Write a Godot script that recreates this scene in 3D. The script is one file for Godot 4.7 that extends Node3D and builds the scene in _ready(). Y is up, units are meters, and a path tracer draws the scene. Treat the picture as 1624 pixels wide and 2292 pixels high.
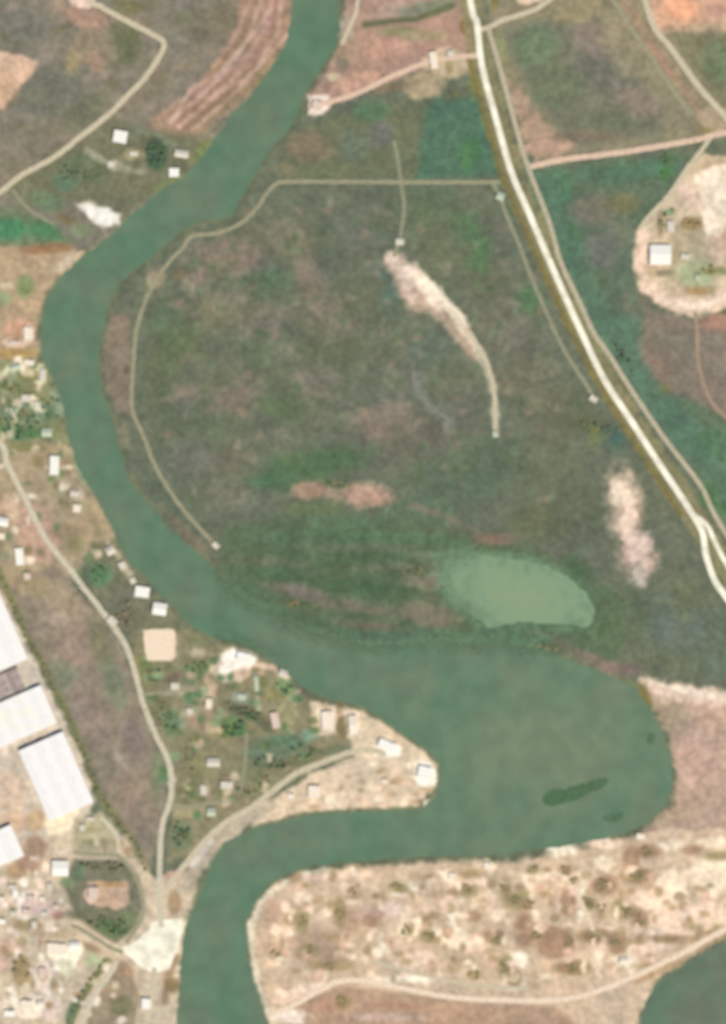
extends Node3D
# A river bend seen from high above: coordinates "V" are metres east / south of the north-west corner of the view.
const CX := 812.0
const CZ := 1146.0
const LAND := 2.2            # height of the flood plain above the water
const HIGH := 8000.0         # height of the camera
const EXPO := 1.25           # how bright a white sheet in the sun comes out; photo tones are divided by it
const BLUR := 10.0            # metres on the ground that the lens smears together
# extent of the surveyed ground in V
const GX0 := -300.0
const GY0 := -300.0
const GW := 2224.0
const GH := 2892.0
const TEX := 2.0             # metres a texel
const CELL := 6.0            # metres a terrain cell

var iw := int(GW / TEX)
var ih := int(GH / TEX)
var pr := PackedFloat32Array()
var pg := PackedFloat32Array()
var pb := PackedFloat32Array()
var n_fine := PackedByteArray()
var n_mid := PackedByteArray()
var n_big := PackedByteArray()
var sdf := PackedFloat32Array()
var sw := int(GW / CELL) + 1
var sh := int(GH / CELL) + 1
var rng := RandomNumberGenerator.new()
var taken := {}
var M := {}
var grain: Texture2D
var relief: Texture2D

# ------------------------------------------------------------------ helpers
func numbered(called: String) -> String:
	if not taken.has(called):
		taken[called] = 0
		return called
	taken[called] += 1
	return "%s_%03d" % [called, taken[called]]

func tag(o: Node, label := "", category := "", group := "", kind := "") -> void:
	if label: o.set_meta("label", label)
	if category: o.set_meta("category", category)
	if group: o.set_meta("group", group)
	if kind: o.set_meta("kind", kind)

func rgb(h: int) -> Color:
	return Color8((h >> 16) & 255, (h >> 8) & 255, h & 255)

func alb(h: int) -> Color:      # tone seen in full sun -> base colour (sRGB)
	return tone(rgb(h))

func tone(c: Color) -> Color:
	var l := c.srgb_to_linear()
	return Color(minf(l.r / EXPO, 0.9), minf(l.g / EXPO, 0.9), minf(l.b / EXPO, 0.9)).linear_to_srgb()

func mat(c: Color, rough := 0.9, grained := true, scale := 0.02) -> StandardMaterial3D:
	var m := StandardMaterial3D.new()
	m.albedo_color = c
	m.roughness = rough
	if grained:
		var l := c.srgb_to_linear()     # the grain's mean is below white
		m.albedo_color = Color(minf(l.r * 1.28, 1), minf(l.g * 1.28, 1), minf(l.b * 1.28, 1)).linear_to_srgb()
		m.albedo_texture = grain
		m.uv1_triplanar = true
		m.uv1_world_triplanar = true
		m.uv1_scale = Vector3.ONE * scale
	return m

func P(vx: float, vy: float, h := 0.0) -> Vector3:
	return Vector3(vx - CX, h, vy - CZ)

func pts(a: Array) -> PackedVector2Array:
	var r := PackedVector2Array()
	for i in range(0, a.size() - 1, 2): r.append(Vector2(a[i], a[i + 1]))
	return r

func commit(st: SurfaceTool, called: String, m: Material, parent: Node = self) -> MeshInstance3D:
	st.generate_normals()
	var o := MeshInstance3D.new()
	o.mesh = st.commit()
	o.material_override = m
	o.name = numbered(called) if parent == self else called
	parent.add_child(o, true)
	return o

func newst() -> SurfaceTool:
	var st := SurfaceTool.new()
	st.begin(Mesh.PRIMITIVE_TRIANGLES)
	st.set_smooth_group(-1)
	return st

func quad(st: SurfaceTool, a: Vector3, b: Vector3, c: Vector3, d: Vector3) -> void:
	for v in [a, b, c, a, c, d]: st.add_vertex(v)

# box from lo to hi, faces outwards (clockwise fronts)
func bx(st: SurfaceTool, lo: Vector3, hi: Vector3) -> void:
	var a := Vector3(lo.x, lo.y, lo.z); var b := Vector3(hi.x, lo.y, lo.z)
	var c := Vector3(hi.x, lo.y, hi.z); var d := Vector3(lo.x, lo.y, hi.z)
	var e := Vector3(lo.x, hi.y, lo.z); var f := Vector3(hi.x, hi.y, lo.z)
	var g := Vector3(hi.x, hi.y, hi.z); var h := Vector3(lo.x, hi.y, hi.z)
	quad(st, e, f, g, h); quad(st, d, c, b, a)
	quad(st, h, g, c, d); quad(st, f, e, a, b)
	quad(st, g, f, b, c); quad(st, e, h, d, a)

func box(parent: Node, called: String, lo: Vector3, hi: Vector3, m: Material) -> MeshInstance3D:
	var st := newst()
	bx(st, lo, hi)
	return commit(st, called, m, parent)

# ------------------------------------------------------------------ distance to the water
func water_distance(polys: Array) -> void:
	sdf.resize(sw * sh)
	sdf.fill(1e6)
	var inside := PackedByteArray()
	inside.resize(sw * sh)
	for poly: PackedVector2Array in polys:
		for r in sh:
			var y := GY0 + r * CELL + 0.01
			var xs: Array[float] = []
			for i in poly.size():
				var a := poly[i]; var b := poly[(i + 1) % poly.size()]
				if (a.y > y) != (b.y > y): xs.append(a.x + (y - a.y) / (b.y - a.y) * (b.x - a.x))
			xs.sort()
			for k in range(0, xs.size() - 1, 2):
				var c0 := maxi(0, ceili((xs[k] - GX0) / CELL)); var c1 := mini(sw - 1, floori((xs[k + 1] - GX0) / CELL))
				for c in range(c0, c1 + 1): inside[r * sw + c] = 1
		for i in poly.size():
			var a := poly[i]; var b := poly[(i + 1) % poly.size()]
			var c0 := maxi(0, int((minf(a.x, b.x) - 26 - GX0) / CELL)); var c1 := mini(sw - 1, int((maxf(a.x, b.x) + 26 - GX0) / CELL))
			var r0 := maxi(0, int((minf(a.y, b.y) - 26 - GY0) / CELL)); var r1 := mini(sh - 1, int((maxf(a.y, b.y) + 26 - GY0) / CELL))
			var ab := b - a
			var ll := maxf(ab.length_squared(), 1e-4)
			for r in range(r0, r1 + 1):
				for c in range(c0, c1 + 1):
					var p := Vector2(GX0 + c * CELL, GY0 + r * CELL)
					var d := p.distance_to(a + ab * clampf((p - a).dot(ab) / ll, 0, 1))
					if d < sdf[r * sw + c]: sdf[r * sw + c] = d
	var wob := FastNoiseLite.new(); wob.seed = 5; wob.frequency = 0.035
	for i in sdf.size():
		if inside[i]: sdf[i] = -sdf[i]
		sdf[i] += wob.get_noise_2d((i % sw) * CELL, (i / sw) * CELL) * 5.0

func shore(vx: float, vy: float) -> float:
	var fx := clampf((vx - GX0) / CELL, 0, sw - 1.001); var fy := clampf((vy - GY0) / CELL, 0, sh - 1.001)
	var c := int(fx); var r := int(fy)
	fx -= c; fy -= r
	var i := r * sw + c
	return lerpf(lerpf(sdf[i], sdf[i + 1], fx), lerpf(sdf[i + sw], sdf[i + sw + 1], fx), fy)

func height_of(d: float) -> float:
	return clampf(d * 0.24, -2.5, LAND)

func gy(vx: float, vy: float) -> float:
	return height_of(shore(vx, vy))

# ------------------------------------------------------------------ land cover
func put(i: int, c: Color, t: float) -> void:
	pr[i] += (c.r - pr[i]) * t; pg[i] += (c.g - pg[i]) * t; pb[i] += (c.b - pb[i]) * t

func blend_at(i: int, c: Color, s: float, soft: float, amt: float) -> void:
	# ragged edge: the border wanders with two noises, grain by grain
	var w := (n_mid[i] - 128) / 128.0 * 0.75 + (n_fine[i] - 128) / 128.0 * 0.28
	var t := clampf(0.5 + (s / soft + w) * 0.6, 0, 1)
	if t > 0.0: put(i, c, t * amt)

func paint_ellipse(vx: float, vy: float, rx: float, ry: float, deg: float, c: int, amt := 0.9, soft := 9.0) -> void:
	var col := rgb(c)
	var big := maxf(rx, ry) + soft * 2.2
	var ca := cos(deg_to_rad(deg)); var sa := sin(deg_to_rad(deg))
	var x0 := maxi(0, int((vx - big - GX0) / TEX)); var x1 := mini(iw - 1, int((vx + big - GX0) / TEX))
	var y0 := maxi(0, int((vy - big - GY0) / TEX)); var y1 := mini(ih - 1, int((vy + big - GY0) / TEX))
	var rm := minf(rx, ry)
	for y in range(y0, y1 + 1):
		for x in range(x0, x1 + 1):
			var dx := GX0 + x * TEX - vx; var dy := GY0 + y * TEX - vy
			var q := sqrt(pow((dx * ca + dy * sa) / rx, 2) + pow((dy * ca - dx * sa) / ry, 2))
			var s := (1.0 - q) * rm
			if s > -2.2 * soft: blend_at(y * iw + x, col, s, soft, amt)

func paint_poly(a: Array, c: int, amt := 0.9, soft := 8.0) -> void:
	var col := rgb(c)
	var poly := pts(a)
	var lo := poly[0]; var hi := poly[0]
	for p in poly:
		lo = lo.min(p); hi = hi.max(p)
	var x0 := maxi(0, int((lo.x - soft * 2 - GX0) / TEX)); var x1 := mini(iw - 1, int((hi.x + soft * 2 - GX0) / TEX))
	var y0 := maxi(0, int((lo.y - soft * 2 - GY0) / TEX)); var y1 := mini(ih - 1, int((hi.y + soft * 2 - GY0) / TEX))
	var w := x1 - x0 + 1
	if w < 1: return
	# rows of inside spans, then distance only along the edges
	var dist := PackedFloat32Array(); dist.resize(w * (y1 - y0 + 1)); dist.fill(soft * 2.0)
	var ins := PackedByteArray(); ins.resize(dist.size())
	var n := poly.size()
	for y in range(y0, y1 + 1):
		var vy := GY0 + y * TEX + 0.003
		var xs: Array[float] = []
		for i in n:
			var p := poly[i]; var q := poly[(i + 1) % n]
			if (p.y > vy) != (q.y > vy): xs.append(p.x + (vy - p.y) / (q.y - p.y) * (q.x - p.x))
		xs.sort()
		for k in range(0, xs.size() - 1, 2):
			for x in range(maxi(x0, ceili((xs[k] - GX0) / TEX)), mini(x1, floori((xs[k + 1] - GX0) / TEX)) + 1):
				ins[(y - y0) * w + x - x0] = 1
	var reach := soft * 2.0
	for i in n:
		var p := poly[i]; var q := poly[(i + 1) % n]
		var steps := maxi(1, int(p.distance_to(q) / 30.0))
		for k in steps:
			var a0 := p.lerp(q, float(k) / steps); var b0 := p.lerp(q, float(k + 1) / steps)
			var ab := b0 - a0
			var ll := maxf(ab.length_squared(), 1e-4)
			for y in range(maxi(y0, int((minf(a0.y, b0.y) - reach - GY0) / TEX)), mini(y1, int((maxf(a0.y, b0.y) + reach - GY0) / TEX)) + 1):
				for x in range(maxi(x0, int((minf(a0.x, b0.x) - reach - GX0) / TEX)), mini(x1, int((maxf(a0.x, b0.x) + reach - GX0) / TEX)) + 1):
					var v := Vector2(GX0 + x * TEX, GY0 + y * TEX)
					var d := v.distance_to(a0 + ab * clampf((v - a0).dot(ab) / ll, 0, 1))
					var j := (y - y0) * w + x - x0
					if d < dist[j]: dist[j] = d
	for y in range(y0, y1 + 1):
		for x in range(x0, x1 + 1):
			var j := (y - y0) * w + x - x0
			var s := dist[j] if ins[j] else -dist[j]
			if s > -reach: blend_at(y * iw + x, col, s, soft, amt)

func paint_line(a: Array, width: float, c: int, amt := 0.9, soft := 5.0) -> void:
	var col := rgb(c)
	var line := pts(a)
	var reach := width / 2 + soft * 2
	var best := {}
	for i in line.size() - 1:
		var steps := maxi(1, int(line[i].distance_to(line[i + 1]) / 30.0))
		for k in steps:
			var a0 := line[i].lerp(line[i + 1], float(k) / steps); var b0 := line[i].lerp(line[i + 1], float(k + 1) / steps)
			var ab := b0 - a0
			var ll := maxf(ab.length_squared(), 1e-4)
			for y in range(maxi(0, int((minf(a0.y, b0.y) - reach - GY0) / TEX)), mini(ih - 1, int((maxf(a0.y, b0.y) + reach - GY0) / TEX)) + 1):
				for x in range(maxi(0, int((minf(a0.x, b0.x) - reach - GX0) / TEX)), mini(iw - 1, int((maxf(a0.x, b0.x) + reach - GX0) / TEX)) + 1):
					var v := Vector2(GX0 + x * TEX, GY0 + y * TEX)
					var s := width / 2 - v.distance_to(a0 + ab * clampf((v - a0).dot(ab) / ll, 0, 1))
					var j := y * iw + x
					if s > -reach and s > best.get(j, -1e6): best[j] = s
	for j in best: blend_at(j, col, best[j], soft, amt)

func noise_bytes(seed_: int, freq: float, oct: int, w: int, h: int) -> PackedByteArray:
	var n := FastNoiseLite.new()
	n.seed = seed_; n.frequency = freq; n.fractal_octaves = oct
	n.noise_type = FastNoiseLite.TYPE_SIMPLEX_SMOOTH
	var im := n.get_image(w, h, false, false, true)
	im.convert(Image.FORMAT_L8)
	return im.get_data()

func cover_at(vx: float, vy: float) -> Color:
	var x := clampi(int((vx - GX0) / TEX), 0, iw - 1); var y := clampi(int((vy - GY0) / TEX), 0, ih - 1)
	var i := y * iw + x
	return Color(pr[i], pg[i], pb[i])

# ------------------------------------------------------------------ sheets and ribbons
func ragged(a: Array, amp: float, step := 7.0) -> PackedVector2Array:
	var poly := pts(a)
	var n := FastNoiseLite.new(); n.seed = int(poly[0].x * 7 + poly[0].y); n.frequency = 0.05
	var out := PackedVector2Array()
	var m := poly.size()
	for i in m:
		var p0 := poly[(i + m - 1) % m]; var p1 := poly[i]; var p2 := poly[(i + 1) % m]; var p3 := poly[(i + 2) % m]
		var k := maxi(1, int(p1.distance_to(p2) / step))
		for j in k:
			var t := float(j) / k
			var p := p1.lerp(p2, t) if amp < 1.0 else p1.cubic_interpolate(p2, p0 + (p1 - p0) * 0.35, p3 - (p3 - p2) * 0.35, t).lerp(p1.lerp(p2, t), 0.55)
			p += Vector2(n.get_noise_2d(p.x, p.y), n.get_noise_2d(p.x + 900, p.y)) * amp * 1.6
			out.append(p)
	return out

func sheet(called: String, a: Array, m: Material, lift: float, amp := 3.0, level := LAND) -> MeshInstance3D:
	var poly := ragged(a, amp)
	var idx := Geometry2D.triangulate_polygon(poly)
	if idx.is_empty():
		poly = pts(a)
		idx = Geometry2D.triangulate_polygon(poly)
	var st := newst()
	for i in range(0, idx.size(), 3):
		var t := [poly[idx[i]], poly[idx[i + 1]], poly[idx[i + 2]]]
		if (t[1] - t[0]).cross(t[2] - t[0]) < 0: t = [t[0], t[2], t[1]]
		for v in t: st.add_vertex(P(v.x, v.y, level + lift))
	for i in poly.size():      # a thin rim down to the ground
		var p := poly[i]; var q := poly[(i + 1) % poly.size()]
		quad(st, P(p.x, p.y, level + lift), P(q.x, q.y, level + lift), P(q.x, q.y, level - 0.1), P(p.x, p.y, level - 0.1))
	var o := commit(st, called, m)
	tag(o, "", "", "", "structure")
	return o

func smooth_line(a: Array, step := 8.0) -> PackedVector2Array:
	var line := pts(a)
	var out := PackedVector2Array()
	var m := line.size()
	for i in m - 1:
		var p0 := line[maxi(i - 1, 0)]; var p1 := line[i]; var p2 := line[i + 1]; var p3 := line[mini(i + 2, m - 1)]
		var k := maxi(1, int(p1.distance_to(p2) / step))
		for j in k: out.append(p1.cubic_interpolate(p2, p0, p3, float(j) / k))
	out.append(line[m - 1])
	return out

func strip(st: SurfaceTool, line: PackedVector2Array, o0: float, o1: float, lift: float, rag := 0.0, skirt := 1.5, from := 0, to := 100000) -> void:
	var n := FastNoiseLite.new(); n.seed = int(line[0].x + line[0].y * 3); n.frequency = 0.045
	var prev := []
	for i in range(from, mini(line.size(), to)):
		var d := (line[mini(i + 1, line.size() - 1)] - line[maxi(i - 1, 0)]).normalized()
		var s := Vector2(-d.y, d.x)
		var l := o0 + n.get_noise_2d(line[i].x, line[i].y) * rag
		var r := o1 + n.get_noise_2d(line[i].x + 500, line[i].y) * rag
		var row := []
		for e in [[l - skirt, -0.3], [l, lift], [r, lift], [r + skirt, -0.3]]:
			var p: Vector2 = line[i] + s * e[0]
			row.append(P(p.x, p.y, maxf(gy(line[i].x, line[i].y), 0.6) + e[1]))
		if prev:
			for k in ([0, 1, 2] if skirt > 0 else [1]): quad(st, prev[k], row[k], row[k + 1], prev[k + 1])
		prev = row

func road(called: String, a: Array, width: float, m: Material, lift := 0.3, rag := 1.5) -> MeshInstance3D:
	var st := newst()
	strip(st, smooth_line(a), -width / 2, width / 2, lift, rag)
	var o := commit(st, called, m)
	tag(o, "", "", "", "structure")
	return o

# ------------------------------------------------------------------ things
func base(called: String, vx: float, vy: float, turn := 0.0, y := LAND) -> Node3D:
	var o := Node3D.new()
	o.name = numbered(called)
	add_child(o)
	o.position = P(vx, vy, y)
	o.rotation.y = turn
	return o

func house(vx: float, vy: float, w: float, d: float, deg: float, h: float, roofm: Material, wallm: Material, label: String, gable := false, group := "") -> void:
	var o := base("house", vx, vy, deg_to_rad(-deg))
	tag(o, label, "house", group)
	var x := w / 2; var z := d / 2
	box(o, "wall", Vector3(-x, -0.3, -z), Vector3(x, h, z), wallm)
	if gable:
		var st := newst()
		var e := 0.7; var rise := minf(z * 0.45, 4.0)
		for s in [-1.0, 1.0]:
			var a := Vector3(-x - e, h - 0.25, s * (z + e)); var b := Vector3(x + e, h - 0.25, s * (z + e))
			var c := Vector3(x + e, h + rise, 0); var f := Vector3(-x - e, h + rise, 0)
			if s < 0: quad(st, a, b, c, f)
			else: quad(st, b, a, f, c)
			var dn := Vector3(0, -0.25, 0)
			if s < 0: quad(st, b + dn, a + dn, f + dn, c + dn)
			else: quad(st, a + dn, b + dn, c + dn, f + dn)
			quad(st, a, b, b + dn, a + dn)
		for sx in [-1.0, 1.0]:
			var q: float = sx * (x - 0.02)
			for v in [Vector3(q, h, -z), Vector3(q, h + rise - 0.3, 0), Vector3(q, h, z)]: st.add_vertex(v)
		var rf := commit(st, "roof", roofm, o)
		box(rf, "ridge_cap", Vector3(-x - e, h + rise - 0.05, -0.35), Vector3(x + e, h + rise + 0.15, 0.35), roofm)
	else:
		box(o, "roof", Vector3(-x - 0.3, h + 0.003, -z - 0.3), Vector3(x + 0.3, h + 0.3, z + 0.3), roofm)
		var st := newst()
		for s in [-1.0, 1.0]:
			bx(st, Vector3(-x, h + 0.303, s * z - 0.2), Vector3(x, h + 0.9, s * z + 0.2))
			bx(st, Vector3(s * x - 0.2, h + 0.303, -z + 0.2), Vector3(s * x + 0.2, h + 0.9, z - 0.2))
		commit(st, "parapet", roofm, o)
		box(o, "stair_house", Vector3(x * 0.35, h + 0.303, -z * 0.7), Vector3(x * 0.35 + 3.2, h + 2.6, -z * 0.7 + 3.6), roofm)
	var dr := box(o, "door", Vector3(-0.6, -0.2, z), Vector3(0.6, 2.1, z + 0.08), M.wood)
	box(dr, "handle", Vector3(0.4, 1.0, z + 0.08), Vector3(0.5, 1.15, z + 0.14), M.steel)
	var k := maxi(2, int(w / 6.0))
	for s in [-1.0, 1.0]:
		for i in k:
			var wx := -x + w * (i + 0.5) / k
			if s > 0 and absf(wx) < 1.5: continue
			var wn := box(o, "window", Vector3(wx - 0.7, 1.0, minf(s * z, s * (z + 0.05))), Vector3(wx + 0.7, 2.3, maxf(s * z, s * (z + 0.05))), M.glass)
			box(wn, "sill", Vector3(wx - 0.8, 0.88, minf(s * z, s * (z + 0.15))), Vector3(wx + 0.8, 0.997, maxf(s * z, s * (z + 0.15))), wallm)

func warehouse(u0: float, u1: float, v0: float, v1: float, h: float, roofs: Array, label: String) -> void:
	# u runs along the ditch, v across it
	var uu := (u0 + u1) / 2; var vv := (v0 + v1) / 2
	var o := base("warehouse", 0.4 * uu + 0.917 * vv, 0.917 * uu - 0.4 * vv, atan2(0.4, 0.917))
	tag(o, label, "warehouse", "white roofed warehouses beside the ditch")
	var x := (v1 - v0) / 2; var z := (u1 - u0) / 2
	box(o, "wall", Vector3(-x, -0.3, -z), Vector3(x, h, z), M.panel_wall)
	# spans of low gables side by side, each of sheets laid across
	var spans := maxi(2, int(round((v1 - v0) / 36.0)))
	var sp := (v1 - v0) / spans
	var sheets := maxi(6, int((u1 - u0) / 14.0))
	for i in spans:
		var c := -x + sp * (i + 0.5)
		for k in sheets:
			var za := -z + (u1 - u0) * k / sheets; var zb := -z + (u1 - u0) * (k + 1) / sheets - 0.12
			for s in [-1.0, 1.0]:
				var st := newst()
				var e := Vector3(c + s * (sp / 2 - 0.5), h + 0.3, 0); var r := Vector3(c + s * 0.35, h + 2.3, 0)
				var a := Vector3(e.x, e.y, za); var b := Vector3(e.x, e.y, zb); var t := Vector3(r.x, r.y, zb); var q := Vector3(r.x, r.y, za)
				if s > 0: quad(st, q, a, b, t)
				else: quad(st, a, q, t, b)
				quad(st, a, b, b - Vector3(0, 0.5, 0), a - Vector3(0, 0.5, 0))
				commit(st, "roof_panel", roofs[rng.randi() % roofs.size()], o)
		box(o, "ridge_cap", Vector3(c - 0.5, h + 2.15, -z), Vector3(c + 0.5, h + 2.5, z), roofs[0])
		box(o, "gutter", Vector3(c + sp / 2 - 0.48, h - 0.2, -z), Vector3(c + sp / 2 + 0.48, h + 0.25, z), M.gutter)
		for s in [-1.0, 1.0]:
			var gb := newst()
			for v in [Vector3(c - sp / 2 + 0.5, h, s * (z - 0.1)), Vector3(c, h + 2.25, s * (z - 0.1)), Vector3(c + sp / 2 - 0.5, h, s * (z - 0.1))]: gb.add_vertex(v)
			commit(gb, "gable", M.panel_wall, o)
		for s in [-1.0, 1.0]:
			box(o, "loading_door", Vector3(c - 2.2, -0.1, minf(s * z, s * (z + 0.1))), Vector3(c + 2.2, 4.5, maxf(s * z, s * (z + 0.1))), M.steel)
		for k in range(1, sheets - 1, 3):
			var zv := -z + (u1 - u0) * (k + 0.5) / sheets
			var st := newst()
			bx(st, Vector3(c - 0.9, h + 2.2, zv - 1.6), Vector3(c + 0.9, h + 3.3, zv + 1.6))
			commit(st, "roof_vent", M.vent, o)

func leaf_cloud(seed_: int, n: int, rx: float, ry: float, cy: float, leaf: float) -> ArrayMesh:
	var r := RandomNumberGenerator.new(); r.seed = seed_
	var st := newst()
	var lobes := []
	for i in 7: lobes.append([Vector3(r.randf_range(-0.55, 0.55) * rx, cy + r.randf_range(-0.4, 0.55) * ry, r.randf_range(-0.55, 0.55) * rx), r.randf_range(0.35, 0.6)])
	for i in n:
		var l: Array = lobes[i % 7]
		var d := Vector3(r.randfn(), r.randfn(), r.randfn()).normalized()
		var p: Vector3 = l[0] + d * Vector3(rx, ry, rx) * float(l[1]) * pow(r.randf(), 0.4)
		var up := (d + Vector3(r.randf_range(-0.6, 0.6), 0.7, r.randf_range(-0.6, 0.6))).normalized()
		var s := up.cross(Vector3(r.randfn(), r.randfn(), r.randfn())).normalized()
		var t := up.cross(s)
		var k := leaf * r.randf_range(0.6, 1.3)
		quad(st, p - s * k, p + t * k * 0.7, p + s * k, p - t * k * 0.7)
	st.generate_normals()
	return st.commit()

func trunk_mesh(h: float, r0: float, spread: float) -> ArrayMesh:
	var st := newst()
	var tube := func(a: Vector3, b: Vector3, ra: float, rb: float) -> void:
		var d := (b - a).normalized()
		var s := d.cross(Vector3(0.31, 0.2, 0.93)).normalized(); var t := d.cross(s)
		for i in 6:
			var a0 := TAU * i / 6; var a1 := TAU * (i + 1) / 6
			var p := s * cos(a0) + t * sin(a0); var q := s * cos(a1) + t * sin(a1)
			quad(st, a + p * ra, b + p * rb, b + q * rb, a + q * ra)
	tube.call(Vector3(0, -0.3, 0), Vector3(0.1, h * 0.5, 0), r0, r0 * 0.7)
	tube.call(Vector3(0.1, h * 0.5, 0), Vector3(0, h, 0.1), r0 * 0.7, r0 * 0.25)
	for i in 4:
		var an := TAU * i / 4 + 0.4
		tube.call(Vector3(0.1, h * 0.45, 0), Vector3(cos(an) * spread, h * 0.85, sin(an) * spread), r0 * 0.45, r0 * 0.15)
	st.generate_normals()
	return st.commit()

var tree_kinds := []
var tree_count := 0
func tree(vx: float, vy: float, size: float, leafm: Material, label: String, group: String, called := "tree", cat := "tree") -> void:
	if shore(vx, vy) < 5.0: return
	var k: Dictionary = tree_kinds[rng.randi() % tree_kinds.size()]
	var o := base(called, vx, vy, rng.randf() * TAU)
	o.scale = Vector3(size, size * rng.randf_range(0.85, 1.15), size)
	tag(o, label, cat, group)
	var c := MeshInstance3D.new(); c.mesh = k.crown; c.material_override = leafm; c.name = "crown"; o.add_child(c)
	var t := MeshInstance3D.new(); t.mesh = k.trunk; t.material_override = M.bark; t.name = "trunk"; o.add_child(t)
	tree_count += 1

func grove(vx: float, vy: float, rx: float, ry: float, deg: float, n: int, s0: float, s1: float, leafs: Array, label: String, group: String, called := "tree", cat := "tree") -> void:
	var ca := cos(deg_to_rad(deg)); var sa := sin(deg_to_rad(deg))
	var got := []
	for i in n:
		for tries in 12:
			var a := rng.randf() * TAU; var q := sqrt(rng.randf())
			var p := Vector2(cos(a) * rx * q, sin(a) * ry * q)
			p = Vector2(vx + p.x * ca - p.y * sa, vy + p.x * sa + p.y * ca)
			var ok := true
			for g: Vector2 in got:
				if g.distance_to(p) < 5.0: ok = false
			if ok:
				got.append(p)
				tree(p.x, p.y, rng.randf_range(s0, s1), leafs[rng.randi() % leafs.size()], label, group, called, cat)
				break

func scatter(called: String, label: String, cat: String, mesh: Mesh, m: Material, spots: Array) -> void:
	var mm := MultiMesh.new()
	mm.transform_format = MultiMesh.TRANSFORM_3D
	mm.use_colors = true
	mm.mesh = mesh
	mm.instance_count = spots.size()
	for i in spots.size():
		mm.set_instance_transform(i, spots[i][0])
		mm.set_instance_color(i, spots[i][1])
	var o := MultiMeshInstance3D.new()
	o.multimesh = mm
	o.material_override = m
	o.name = numbered(called)
	add_child(o)
	tag(o, label, cat, "", "stuff")

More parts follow.
